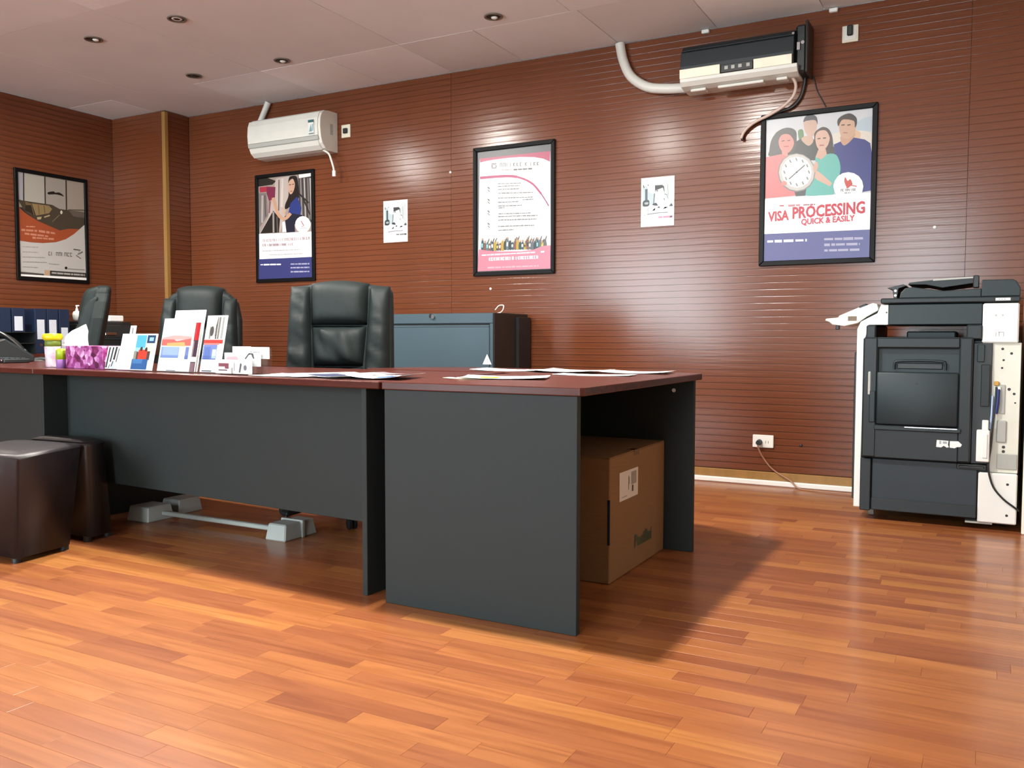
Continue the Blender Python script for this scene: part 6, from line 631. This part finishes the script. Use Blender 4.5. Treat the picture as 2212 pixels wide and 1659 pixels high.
# side door with bypass tray
dy = -.035
sd = MB().box(X(-.507), X(-.441), dy, .034, .303, .872, .008).box(X(-.102), X(-.045), dy, .034, .303, .872, .008).box(X(-.45), X(-.095), dy, .034, .819, .872, .008).box(X(-.45), X(-.095), dy, .034, .303, .46, .005).build('side_door', M_DARKG2, cp)
MB().box(X(-.50), X(-.05), .0, .034, .31, .865, .002).build('door_back', M_DARKG, sd)
MB().box(X(-.444), X(-.100), dy-.004, -.002, .462, .71, .008, seg=2).build('bypass_tray', M_DARKG, sd)
MB().tube([(X(-.372), -.012, .722), (X(-.37), -.014, .75), (X(-.355), -.015, .76), (X(-.26), -.015, .764), (X(-.17), -.015, .76), (X(-.158), -.014, .75), (X(-.156), -.012, .722)], .006, 6).build('pull_handle', M_DARKG, sd)
MB().box(X(-.36), X(-.168), -.006, .001, .724, .752, .003).build('handle_well', M_BLACK, sd)
MB().box(X(-.452), X(-.085), dy-.008, dy+.002, .436, .458, .004).build('tray_lip', M_DARKG, sd)
MB().box(X(-.32), X(-.10), dy-.0095, dy-.006, .452, .4575, .001).build('lip_glint', M_CHROME, sd)  # chrome strip put in for the highlight along the tray lip
MB().prism([(X(-.275), .49), (X(-.265), .49), (X(-.27), .482)], .001, 'y', dy-.0048).build('arrow_mark', M_BLACK, sd)
MB().prism([(X(-.28), .655), (X(-.26), .655), (X(-.27), .663)], .001, 'y', dy-.0048).build('arrow_mark', M_DARKG2, sd)
MB().box(X(-.482), X(-.47), dy-.004, dy+.004, .6, .71, .003).build('latch', M_GREYP, sd); MB().box(X(-.475), X(-.448), dy-.006, dy+.004, .47, .62, .004).build('hinge_block', M_DARKG, sd)
Art(.105, .036, .00005).poly('e8ebec', [(0, .05), (.02, .95), (.48, .9), (.46, .4), (.5, .1), (.42, .02), (.3, .25), (.2, .02)]).poly('e8ebec', [(.53, .05), (.53, .88), (.86, .9), (1, .5), (.95, .2), (.8, .15), (.72, 0)]).rect('9aa2a6', .12, .45, .2, .85).rect('9aa2a6', .26, .5, .42, .8).build('torn_label', sd, (X(-.185), dy-.0006, .368))
# lower drawer zone
MB().box(X(-.511), X(-.463), -.012, .036, .044, .297, .004).build('corner_post', M_DARKG2, cp)
for z in (.075, .11, .2, ): MB().cyl((X(-.49), -.0115, z+.04), .006, -.001, 'y', 8).build('screw_hole', M_BLACK, cp)
ldp = MB().box(X(-.46), X(-.016), -.005, .036, .05, .298, .004).build('lower_cover', mat('slate_plastic', '1f2a31', .5), cp)
MB().box(X(-.46), X(-.016), -.014, -.004, .05, .108, .004).build('foot_rail', M_DARKG2, cp)
MB().box(X(-.1), X(.02), -.012, .036, .272, .298, .003).box(X(-.092), X(.012), -.016, -.006, .278, .290, .003).build('hand_grip', M_BLACK, cp)
# right column: exposed frame, covers, cables
MB().box(X(-.044), X(.03), .0, .036, .30, .846, .002).build('hinge_column', M_BLACK, cp)
MB().box(X(-.03), X(.0), -.012, .002, .76, .84, .003).build('hinge_cap', M_DARKG, cp); MB().box(X(-.012), X(.024), -.01, .002, .56, .75, .003).build('hinge_cap', M_DARKG2, cp)
fr = MB().box(X(.03), X(.143), .012, .036, .264, .848, .002).build('steel_frame', mat('zinc_plated_frame', 'd6d6ca', .4, var=.05), cp)
for x, z, r_ in ((.07, .82, .006), (.075, .77, .005), (.105, .80, .006), (.07, .735, .005), (.12, .62, .006), (.10, .64, .007), (.085, .36, .007), (.085, .38, .007), (.072, .48, .006), (.125, .58, .004)): MB().cyl((X(x), .0122, z), r_, -.0008, 'y', 8).build('frame_hole', M_BLACK, fr)
MB().box(X(.05), X(.085), .006, .013, .53, .66, .002).build('bracket', M_GREYP, fr); MB().box(X(.055), X(.095), .004, .013, .40, .50, .006).build('bracket', M_GREYP, fr); MB().box(X(.06), X(.14), .007, .013, .28, .35, .003).build('bracket', M_GREYP, fr)
MB().box(X(.04), X(.06), .0, .013, .655, .675, .003).build('connector', mat('amber_plastic', 'b98f3a', .4), fr); MB().box(X(.055), X(.068), -.002, .012, .635, .652, .003).build('connector', M_WHITE, fr)
MB().box(X(-.011), X(.143), -.008, .036, .035, .262, .005).build('white_cover', M_LWHITE, cp)
for z in (.075, .215): MB().cyl((X(.105), -.0075, z), .006, -.001, 'y', 8).build('screw_hole', M_BLACK, cp)
MB().box(X(-.023), X(.03), -.03, .005, .312, .456, .004).box(X(-.002), X(.024), -.024, .005, .455, .5, .003).box(X(.0), X(.022), -.034, -.028, .33, .44, .003).build('white_module', M_LWHITE, cp)
cbl = MB().tube([(X(.05), -.0, .65), (X(.047), -.006, .58), (X(.04), -.01, .48), (X(.034), -.012, .38), (X(.026), -.014, .31), (X(.03), -.016, .265), (X(.05), -.018, .2), (X(.09), -.018, .15), (X(.135), -.014, .115), (X(.15), .0, .10)], .0045, 7).build('cable', M_BLACK, cp)
MB().tube([(X(.058), .0, .64), (X(.056), -.004, .58), (X(.05), -.004, .53)], .008, 6).build('wire_bundle', mat('blue_wire', '1d2c66', .45), cp)
MB().tube([(X(.036), .0, .61), (X(.034), .0, .52), (X(.03), .0, .46)], .005, 6).build('wire_bundle', mat('pale_blue_wire', 'a9bfe0', .45), cp)
# lid and document feeder
MB().box(X(-.438), X(.132), -.01, .57, 1.029, 1.054, .005).build('lid', M_DARKG2, cp)
Art(.058, .012, .00005).rect('e6e8e8', 0, 0, 1, 1).rect('9aa0a2', .2, .3, .32, .7).rect('9aa0a2', .38, .3, .5, .7).rect('9aa0a2', .56, .3, .68, .7).build('number_label', cp, (X(.036), -.0105, 1.035))
MB().prism([(X(-.36), 1.054), (X(-.02), 1.054), (X(-.02), 1.092), (X(-.18), 1.085), (X(-.30), 1.105), (X(-.335), 1.102), (X(-.355), 1.08)], .42, 'y', .02, bev=.004).build('feeder_deck', M_DARKG, cp)
MB().prism([(X(-.02), 1.054), (X(.132), 1.054), (X(.132), 1.09), (X(.115), 1.122), (X(.10), 1.129), (X(-.02), 1.129)], .46, 'y', .0, bev=.004).build('feeder_head', M_DARKG, cp)
ft = MB().prism([(X(-.325), 1.118), (X(-.25), 1.116), (X(-.18), 1.1), (X(-.05), 1.118), (X(-.032), 1.14), (X(-.04), 1.15), (X(-.15), 1.142), (X(-.25), 1.134), (X(-.32), 1.127)], .36, 'y', .04, bev=.002).build('feeder_tray', M_DARKG2, cp)
MB().box(X(-.22), X(-.05), .037, .042, 1.136, 1.144, .001, M=Matrix.Translation((X(-.13), 0, 1.14)) @ Matrix.Rotation(-.045, 4, 'Y') @ Matrix.Translation((-X(-.13), 0, -1.14))).build('tray_trim', M_GREYP, ft)
MB().box(X(-.055), X(-.03), .02, .06, 1.095, 1.152, .004).build('tray_hinge', M_BLACK, cp)
MB().prism([(X(-.415), 1.104), (X(-.39), 1.11), (X(-.345), 1.12), (X(-.33), 1.112), (X(-.365), 1.1), (X(-.37), 1.054), (X(-.385), 1.054), (X(-.39), 1.095)], .4, 'y', .03, bev=.002).build('exit_flap', M_BLACK, cp)
for z in (1.068, 1.09): MB().cyl((X(-.378), .0305, z), .006, -.002, 'y', 8).build('stud', M_WHITE, cp)
# control panel
pn = MB().prism([(X(a), b) for a, b in [(-.69, .953), (-.685, .962), (-.635, .966), (-.53, 1.012), (-.475, 1.034), (-.455, 1.03), (-.45, 1.0), (-.5, .97), (-.54, .94), (-.60, .925), (-.655, .932), (-.67, .945)]], .33, 'y', .02, bev=.003).build('control_panel', mat('panel_grey', 'cfcfc8', .4), cp)
q = math.atan2(.046, .105); T_ = Matrix.Translation((X(-.583), 0, .992)) @ Matrix.Rotation(-q, 4, 'Y')
MB().box(-.05, .05, .04, .33, -.002, .003, .001, M=T_).build('touch_screen', M_WHITE, pn); MB().box(.052, .085, .04, .30, -.003, .008, .002, M=T_).build('key_strip', M_DARKG, pn)
MB().box(X(-.585), X(-.545), .019, .022, .95, .972, .001).build('panel_recess', mat('panel_brown', '6a5a48', .5), pn)
MB().box(X(-.642), X(-.625), .03, .06, .908, .93, .003).build('panel_latch', M_BLACK, pn)
MB().box(X(-.565), X(-.53), .05, .3, .96, 1.0, .004).build('panel_arm', M_GREYP, cp)
for x, y_ in ((-.47, .12), (.09, .12), (-.47, .52), (.09, .52)): MB().cyl((X(x)-.012, y_, .026), .026, .024, 'x', 12).box(X(x)-.02, X(x)+.02, y_-.02, y_+.02, .035, .052).build('caster', M_GREYP if x < 0 else M_BLACK, cp)
MB().box(X(-.06), X(.05), .0, .06, .026, .036, .002).build('base_foot', M_GREYP, cp)

# ------------------------------------------------------------------ things on the desks
DZ = DT+.0006
RZ = -A_
def holder(label, x, y, w_, h_, lean=.2, group='clear acrylic brochure holders'):
    t = thing('brochure_holder', label, 'brochure holder', (x, y, DZ), RZ, group)
    Mx = Matrix.Rotation(-lean, 4, 'X'); MB().box(0, w_, .012, .0145, .003, h_, M=Mx).build('back_plate', M_CLEAR, t)
    MB().box(0, w_, -.02, .045, 0, .003).build('base_plate', M_CLEAR, t); MB().box(0, w_, -.02, -.0175, .003, h_*.35, M=Matrix.Translation((0, -.002, 0)) @ Mx).build('front_lip', M_CLEAR, t); return t
def brochure(label, x, y, w_, h_, draw, lean=.2, dz=.0045, th=.004, name='brochure', rz=RZ, cat='brochure', group=None, dx=0, dy=0):
    c_, s_ = math.cos(rz), math.sin(rz)
    t = thing(name, label, cat, (x+dx*c_-dy*s_, y+dx*s_+dy*c_, DZ+dz), rz, group)
    Mx = Matrix.Rotation(-lean, 4, 'X'); MB().box(0, w_, .0, th, 0, h_, M=Mx).build('pages', M_PAPER, t)
    if draw:
        a = Art(w_, h_, .00005); draw(a); a.build('cover_print', t, Mx @ Vector((0, -.0002, 0)), (-lean, 0, 0), 'print_card')
    return t
def d_A(a):
    a.rect('fdfdfd', 0, 0, 1, 1); a.rect('4fa8d0', .44, .62, .72, .96).rect('8cc4d0', .44, .5, .72, .62).rect('1a3a60', .74, .74, .97, .96).rect('8ab6d6', .8, .8, .92, .9).rect('e6e0bc', .72, .45, .95, .74)
    a.rect('8a8a7c', .42, .3, .52, .52).rect('4a3a38', .5, .28, .56, .5).rect('cf3a26', .55, .28, .8, .56).ell('3a2a26', .62, .58, .035, .06).ell('3a2a26', .76, .57, .035, .06).rect('4a3a38', .8, .28, .88, .52).rect('31649e', .4, .02, .85, .3).rect('4a80b8', .42, .18, .7, .3)
def d_B(a):
    a.rect('fdfdfd', 0, 0, 1, 1); a.poly('f0a09c', [(.02, .63), (.4, .68), (.96, .66), (.96, .6), (.02, .58)]).poly('dd635c', [(.02, .48), (.02, .6), (.4, .6), (.5, .57), (.96, .62), (.96, .48)]).poly('e9a266', [(.2, .47), (.2, .53), (.75, .55), (.8, .47)]).rect('7f96cf', .04, .25, .62, .46).rect('92a8dc', .1, .3, .6, .46).rect('6a79b0', .82, .23, .93, .46).rect('77787c', .3, .005, .6, .02)
def d_red(a): a.rect('3a2030', 0, 0, 1, 1); a.rect('a80f18', 0, .64, 1, 1).rect('8a7a86', 0, .3, .3, .62).rect('f4f2f2', 0, .2, 1, .3).rect('7a5a62', .1, 0, .9, .18)
def d_C(a):
    a.rect('dcdcd6', 0, .58, 1, 1)
    for u, c in ((.05, 'b9bdb4'), (.2, '8a8a84'), (.5, '5a5652'), (.62, '77736c'), (.72, 'cfcfca'), (.8, '9a9a98'), (.9, 'bdbdbd')): a.rect(c, u, .58, u+.09, .8 if u < .5 else .97)
    a.poly('f0d6c6', [(.42, .98), (.56, .98), (.52, .85), (.4, .76), (.38, .8)]).ell('4a4642', .33, .72, .1, .09).rect('f4f6f6', .3, .58, .52, .63)
    a.rect('fdfdfd', 0, 0, 1, .58).rect('c93c34', 0, .5, .96, .57).rect('e07a74', 0, .48, .8, .51).rect('6f7fb8', .02, .22, .72, .48).rect('5a70ae', .1, .22, .4, .44).rect('b9c6e2', .5, .24, .7, .4).rect('5a5c62', .1, .01, .6, .03)
def d_thin(a): a.rect('f2f2f2', 0, 0, 1, 1); a.rect('e06a5f', .1, .3, .35, .55).rect('3a3436', .45, .1, .6, .95).rect('8a5a5a', .15, .6, .35, .7)
def d_zebra(a):
    a.rect('efefef', 0, 0, 1, 1)
    for u0, u1, v0, v1 in ((.02, .14, .05, .95), (.3, .42, .3, .95), (.55, .7, .4, .97), (.45, .52, .1, .35), (.8, .86, .3, .9), (.25, .3, .02, .2)): a.poly('2e2c30', [(u0*1., v0), (u1*1., v0), (min(1, u1+.1), v1), (u0+.1, v1)])
hy = 2.465
holder('clear holder with striped cards, right of the pink tissue box', -3.385, 2.515, .1, .09)
brochure('black and white striped card standing right of the pink tissue box', -3.38, 2.515, .09, .1, d_zebra, name='card', cat='card')
holder('low clear holder for the white brochure with a red figure', -3.255, 2.475, .25, .14)
brochure('white brochure with sky photo and red figure, leftmost of the wide brochures', -3.25, 2.475, .24, .155, d_A, .22)
brochure('narrow white leaflet sticking up behind the sky photo brochure', -3.22, 2.475, .036, .19, d_thin, .2, dy=.012, name='leaflet')
holder('tall clear holder for the sunset brochure', -2.995, 2.462, .225, .19)
brochure('white brochure with coral sunset band and pale blue box', -2.985, 2.462, .2, .218, d_B, .2)
brochure('blank white sheet standing tall behind the sunset brochure', -2.945, 2.462, .19, .252, None, .2, dy=.014, name='sheet', cat='paper')
brochure('slim dark brochure with a red top between the sunset and grey photo brochures', -2.79, 2.452, .034, .2, d_red, .2, dy=0, name='leaflet')
holder('clear holder for the grey photo brochure', -2.745, 2.462, .13, .19)
brochure('tall brochure with grey photo, red band and blue panel', -2.738, 2.462, .118, .228, d_C, .2)
# tiered business card holder
bc = thing('card_holder', 'clear tiered business card holder at the right end of the brochures', 'card holder', (-2.595, 2.425, DZ), RZ)
for k in range(3):
    MB().box(.01*k, .25-.01*k, .03*k, .03*k+.003, 0, .045+.028*k).build('tier_plate', M_CLEAR, bc)
MB().box(0, .25, -.025, .095, 0, .003).build('base_plate', M_CLEAR, bc)
def cardpack(label, u, k, w_, h_, n_, draw):
    c_, s_ = math.cos(RZ), math.sin(RZ); dx, dy_ = u, .03*k-.016
    t = thing('business_cards', label, 'cards', (-2.595+dx*c_-dy_*s_, 2.425+dx*s_+dy_*c_, DZ+.0045+.028*k), RZ, 'packs of business cards')
    MB().box(0, w_, 0, .014, 0, h_).build('card_stack', M_PAPER, t); a = Art(w_, h_, .00005); a.rect('fbfbfb', 0, 0, 1, 1); draw(a); a.build('card_print', t, (0, -.0002, 0), None, 'print_card')
cardpack('white cards with a maroon logo, front left of the card holder', .004, 0, .09, .052, 1, lambda a: a.rect('8a4a58', .2, .5, .8, .75).rect('8a4a58', .6, .35, .85, .75).rect('4a3038', .2, .2, .75, .28))
cardpack('white cards with grey signature marks, front right of the card holder', .105, 0, .09, .052, 1, lambda a: a.poly('5a5658', [(.35, .1), (.45, .1), (.55, .7), (.45, .8)]).ell('77727a', .75, .45, .1, .2).rect('9a969a', .05, .2, .1, .8))
cardpack('white cards with a pink strip, middle tier of the card holder', .02, 1, .09, .05, 1, lambda a: a.poly('e2a4ac', [(.05, .45), (.9, .45), (.8, .75), (.2, .7)]))
cardpack('white cards with a dark crescent, middle tier right side', .118, 1, .09, .05, 1, lambda a: a.poly('3f3c40', [(.25, .5), (.45, .85), (.6, .9), (.7, .6), (.8, .55), (.72, .98), (.45, 1), (.2, .6)]))
cardpack('plain white cards, top tier left of the card holder', .03, 2, .09, .046, 1, lambda a: a)
cardpack('white cards with small grey lettering marks, top tier right side', .122, 2, .1, .044, 1, lambda a: a.rect('a9a7a4', .1, .35, .2, .65).rect('a9a7a4', .25, .4, .5, .6).rect('a9a7a4', .55, .38, .62, .62))
# cups and tissue box
cu = thing('travel_cup', 'pale pink travel cup with bright yellow lid', 'cup', (-3.862, 2.6, DZ), 0); cu.scale = (.68, .68, .97)
MB().lathe([(0, 0), (.043, 0), (.046, .004), (.053, .095), (.052, .1), (0, .1)]).build('cup_body', mat('pink_floral', 'd9a8c4', .4, var=.25, scale=28, hx2='eedbe0'), cu)
MB().lathe([(0, .1), (.05, .1), (.05, .132), (0, .132)]).build('grip_band', mat('olive_rubber', '65751f', .5), cu)
MB().lathe([(0, .13), (.054, .13), (.064, .14), (.064, .152), (.056, .162), (0, .164)]).build('lid', mat('yellow_plastic', 'd8bf10', .35, var=.03), cu)
MB().prism([(-.052, 0), (-.044, 0), (-.046, .1), (-.056, .1)], .02, 'y', -.01).build('yellow_seam', mat('yellow_plastic', 'efdc2a'), cu)
c2_ = thing('tumbler', 'small lilac tumbler with lime top half, between yellow lidded cup and tissue box', 'tumbler', (-3.742, 2.56, DZ), 0); c2_.scale = (.68, .68, .92)
MB().lathe([(0, 0), (.033, 0), (.035, .04), (.035, .042), (0, .042)]).build('lilac_base', mat('lilac_plastic', 'a070b4', .4), c2_)
MB().lathe([(0, .042), (.035, .042), (.034, .085), (.026, .096), (0, .097)]).build('lime_top', mat('lime_plastic', '93a81c', .4), c2_)
tb = thing('tissue_box', 'tissue box with magenta floral print and a white tissue pulled out', 'tissue box', (-3.70, 2.552, DZ), RZ)
def floral():
    m = bpy.data.materials.new('magenta_floral_card'); m.use_nodes = True; N, L = m.node_tree.nodes, m.node_tree.links; b = N['Principled BSDF']; b.inputs['Roughness'].default_value = .5
    tc = N.new('ShaderNodeTexCoord'); v = N.new('ShaderNodeTexVoronoi'); v.inputs['Scale'].default_value = 42; nz = N.new('ShaderNodeTexNoise'); nz.inputs['Scale'].default_value = 30
    mx = N.new('ShaderNodeMix'); mx.data_type = 'RGBA'; mx.inputs[0].default_value = .5; L.new(tc.outputs['Object'], v.inputs['Vector']); L.new(tc.outputs['Object'], nz.inputs['Vector']); L.new(v.outputs['Color'], mx.inputs[6]); L.new(nz.outputs['Color'], mx.inputs[7])
    r_ = N.new('ShaderNodeValToRGB'); E = r_.color_ramp.elements; E[0].position = .3; E[0].color = col('4a0f36'); E[1].position = .72; E[1].color = col('e6bede')
    for p_, c_ in ((.42, '7a2158'), (.52, 'a0448a'), (.62, 'c277b4')): e = E.new(p_); e.color = col(c_)
    L.new(mx.outputs[2], r_.inputs[0]); L.new(r_.outputs[0], b.inputs['Base Color']); return m
MB().box(0, .29, 0, .12, 0, .102, .002).build('carton', floral(), tb)
ti = MB(); n = 10; v = []
for j in range(n+1):
    for i in range(n+1):
        s, t_ = i/n, j/n; hgt = (.02+.07*math.exp(-((s-.82)/.3)**2)+.03*(1-abs(2*s-1)))*t_
        v.append((-.16+.27*s+.02*t_*math.sin(7*s), .06+.035*math.sin(9*s+1.5)*(1-t_*.5)*(.4+t_), .099+hgt))
ti.add(v, [(j*(n+1)+i, j*(n+1)+i+1, (j+1)*(n+1)+i+1, (j+1)*(n+1)+i) for j in range(n) for i in range(n)], 0, True)
to = ti.build('tissue', M_PAPER, tb); sm_ = to.modifiers.new('thickness', 'SOLIDIFY'); sm_.thickness = .002

# loose papers
def paper(label, x, y, w_, d_, rz, z=0., draw=None, curl=.004, name='paper', cat='paper', group='papers on the desk', th=.0006, seed=0):
    t = thing(name, label, cat, (x, y, DZ+z), rz, group); n = 8; v = []
    for q in (0, 1):
        for j in range(n+1):
            for i in range(n+1):
                s, t_ = i/n, j/n; zz = curl*(abs(2*s-1)**2*.8+.5*(t_-.5)**2*4*(seed % 2))+(th if q else 0); v.append(((s-.5)*w_, (t_-.5)*d_, zz))
    W = (n+1); O = W*W; f = []
    for j in range(n):
        for i in range(n): a = j*W+i; f += [(a, a+W, a+W+1, a+1), (O+a, O+a+1, O+a+W+1, O+a+W)]
    ring = list(range(W))+[j*W+n for j in range(1, W)]+[n*W+i for i in range(n-1, -1, -1)]+[j*W for j in range(n-1, 0, -1)]
    for k in range(len(ring)): a, b = ring[k], ring[(k+1) % len(ring)]; f.append((a, b, O+b, O+a))
    mb = MB(); mb.add(v, f, 0, True); m = M_PAPER if not isinstance(draw, str) else MATS[draw]; mb.build('leaf', m, t)
    if draw and not isinstance(draw, str):
        g = MB()
        for (u0, v0, u1, v1, mm) in draw:
            q = MB(); vv = []; k = 8
            for j in range(k+1):
                for i in range(k+1): s = u0+(u1-u0)*i/k; t_ = v0+(v1-v0)*j/k; vv.append(((s-.5)*w_, (t_-.5)*d_, curl*(abs(2*s-1)**2*.8+.5*(t_-.5)**2*4*(seed % 2))+th+.0014))
            q.add(vv, [(j*(k+1)+i, j*(k+1)+i+1, (j+1)*(k+1)+i+1, (j+1)*(k+1)+i) for j in range(k) for i in range(k)], 0, True).build('printed_panel', MATS[mm], t)
    return t
mat('navy_ink', '2a3350', .45); mat('blue_ink', '3a5f96', .45); mat('grey_ink', '77757a', .45); mat('yellow_ink', 'e9d81e', .45); mat('buff_paper', 'd9c9a8', .5); mat('pale_blue_ink', 'a9c3dc', .45)
paper('white sheet at the desk front edge left of the navy leaflet', -2.27, 2.46, .21, .2, .1, 0, seed=1, curl=.003)
paper('larger white sheet lying under the navy leaflet', -2.17, 2.56, .30, .34, -.5, .001, seed=0, curl=.003)
paper('navy and white leaflet at the desk front edge', -2.00, 2.455, .21, .21, -.35, .0055, [(.02, .02, .98, .62, 'navy_ink'), (.45, .62, .98, .97, 'grey_ink')], name='leaflet', cat='leaflet', curl=.004)
paper('grey toned leaflet behind the navy leaflet', -1.965, 2.64, .2, .14, -.3, .0055, 'grey_ink', name='leaflet', cat='leaflet', curl=.004)
paper('white and blue folded leaflet at the joint of the two desks', -1.83, 2.47, .2, .24, .25, .005, [(.5, .03, .98, .6, 'blue_ink'), (.3, .3, .5, .8, 'pale_blue_ink')], name='leaflet', cat='leaflet', curl=.012)
paper('white sheet with a yellow dot on the return desk', -1.47, 2.67, .30, .20, .35, 0, [(.2, .3, .42, .75, 'yellow_ink')], curl=.006, seed=1)
paper('buff paper strip under the yellow dotted sheet', -1.57, 2.58, .16, .06, .1, 0.0, 'buff_paper', curl=.004)
paper('white sheet at the back of the return desk, left one', -1.80, 3.34, .32, .21, .15, 0, curl=.008)
paper('white sheet at the back of the return desk, middle one', -1.50, 3.29, .30, .21, -.1, .001, curl=.008, seed=1)
paper('white sheet at the back of the return desk, right one', -1.24, 3.36, .28, .21, .1, .0015, curl=.008)
paper('white sheet lying in front of the three back sheets', -1.30, 3.07, .3, .13, .1, 0, curl=.004)

# ------------------------------------------------------------------ telephone and bits on the corner desk
ph = thing('desk_telephone', 'black desk telephone at the left edge of the photo', 'telephone', (-4.93, 3.07, DZ), -.35)
MB().prism([(-.09, 0), (.09, 0), (.09, .03), (-.06, .13), (-.09, .12)], .21, 'x', -.105, bev=.006).build('base', M_BLACK, ph)
T_ = Matrix.Translation((0, 0, .0)) @ Matrix.Rotation(0, 4, 'X')
MB().prism([(.087, .036), (-.055, .132), (-.06, .126), (.082, .03)][::-1], .12, 'x', -.02, bev=.001, seg=1).build('key_panel', M_DARKG, ph)
hb = MB().tube([(-.07, .07, .06), (-.07, .03, .11), (-.07, -.03, .15), (-.07, -.085, .16)], .022, 10, 4, ry=.016)
hb.box(-.1, -.04, .045, .09, .035, .07, .01).box(-.1, -.04, -.1, -.055, .12, .16, .01).build('handset', M_BLACK, ph)
MB().tube([(-.045, .075, .055), (-.04, .03, .1), (-.04, -.03, .155), (-.055, -.08, .182), (-.08, -.09, .18)], .006, 6).build('silver_trim', M_CHROME, ph)
kb = thing('keyboard', 'flat black keyboard with a silver front edge at the left edge of the photo', 'keyboard', (-4.86, 2.86, DZ), -.08)
MB().box(-.22, .22, 0, .14, 0, .022, .004).build('body', M_BLACK, kb); MB().box(-.22, .2, -.004, .001, .010, .021, .002).build('silver_edge', M_CHROME, kb)
km = MB()
for r_ in range(4):
    for k in range(12): km.box(-.205+.034*k, -.177+.034*k, .015+.03*r_, .039+.03*r_, .021, .027, .002)
ko = km.build('key_field', M_DARKG, kb); ko['kind'] = 'stuff'
st = thing('stapler', 'black and silver stapler between the telephone and the yellow lidded cup', 'stapler', (-4.42, 3.0, DZ), 2.6)
MB().box(-.07, .07, -.018, .018, 0, .012, .004).build('base', M_BLACK, st); MB().prism([(-.07, .02), (.07, .03), (.065, .05), (-.05, .045)], .03, 'y', -.015, bev=.004).build('arm', M_CHROME, st); MB().box(.04, .07, -.014, .014, .01, .034, .002).build('hinge', M_BLACK, st)
tr = thing('desk_tray', 'black letter tray block in front of the blue binders', 'tray', (-5.87, 3.4, .7506), 0)
MB().box(-.06, .1, 0, .36, 0, .004).box(-.06, .1, 0, .36, .07, .075).box(-.06, -.055, 0, .36, 0, .15).box(-.06, .1, 0, .006, 0, .15).box(-.06, .1, .354, .36, 0, .15).box(-.06, .1, 0, .36, .145, .15).build('tray_shell', M_BLACK, tr)

# binders: copies of one binder, each tagged for itself
def binder(label, y0, w_, lz0, lz1, lean=0., lab=True):
    t = thing('lever_arch_binder', label, 'binder', (-6.22, y0, .7506), 0, 'blue binders on the wall table')
    M_ = Matrix.Rotation(lean, 4, 'X')
    MB().box(0, .285, 0, .003, 0, .318, .001, M=M_).box(0, .285, w_-.003, w_, 0, .318, .001, M=M_).box(.282, .286, 0, w_, 0, .318, .001, M=M_).build('cover', M_NAVY, t)
    MB().box(.01, .275, .006, w_-.006, .01, .305, M=M_).build('pages', M_PAPER, t)
    if lab: MB().box(.2858, .2866, w_*.17, w_*.83, lz0, lz1, M=M_).build('spine_label', mat('label_paper', 'c9ced8', .6), t)
    MB().cyl((.2855, w_/2, .06), .011, .0016, 'x', 12, M=M_).build('finger_ring', M_CHROME, t)
binder('blue binder at the left edge of the photo, without visible label', 3.60, .09, 0, 0, 0, False)
binder('blue binder with the highest placed spine label', 3.70, .09, .16, .26, .0)
binder('blue binder with a two part spine label, second from the telephone', 3.865, .085, .10, .24, .0)
binder('blue binder with a long pale blue spine label', 3.957, .085, .085, .24, .0)
binder('blue binder with the lowest placed spine label, next to the chair', 4.05, .08, .03, .185, .0)

# printer, tray and tissue on the wall table
pr = thing('printer', 'black multifunction printer behind the sideways chair', 'printer', (-6.28, 4.2, .7506), 0)
MB().prism([(0, 0), (.36, 0), (.38, .02), (.38, .12), (.35, .2), (.33, .215), (.02, .215), (0, .2)], .5, 'y', 0, bev=.008).build('body', M_BLACK, pr)
for z in (.05, .095): MB().box(.376, .384, .03, .47, z, z+.012, .002).build('tray_slot', M_DARKG, pr)
MB().box(.37, .386, .2, .3, .13, .15, .003).build('silver_badge_strip', M_CHROME, pr)
MB().prism([(.05, .216), (.33, .216), (.31, .235), (.07, .235)], .46, 'y', .02, bev=.004).build('scanner_lid', M_BLACK, pr)
tag(MB().box(-6.2, -5.98, 4.5, 4.63, .988, 1.035, .006).build('paper_stack', M_PAPER), 'white paper stack on top of the printer', 'paper')
ct = thing('clear_tray', 'clear plastic tray on the left end of the printer', 'tray', (-6.12, 4.205, .988))
MB().box(0, .14, 0, .12, 0, .003).box(0, .14, 0, .003, 0, .045).box(0, .14, .117, .12, 0, .045).box(.137, .14, 0, .12, 0, .045).box(0, .003, 0, .12, 0, .045).build('tray', M_CLEAR, ct)
bt = thing('pump_bottle', 'white pump bottle standing in the clear tray on the printer', 'bottle', (-6.05, 4.275, .9915))
MB().lathe([(0, 0), (.03, 0), (.032, .05), (.026, .066), (.01, .074), (.009, .09), (0, .09)], n=16).build('bottle_body', M_WHITE, bt); MB().cyl((0, 0, .09), .006, .02, n=8).box(-.008, .024, -.007, .007, .106, .116, .003).build('pump_head', M_WHITE, bt)
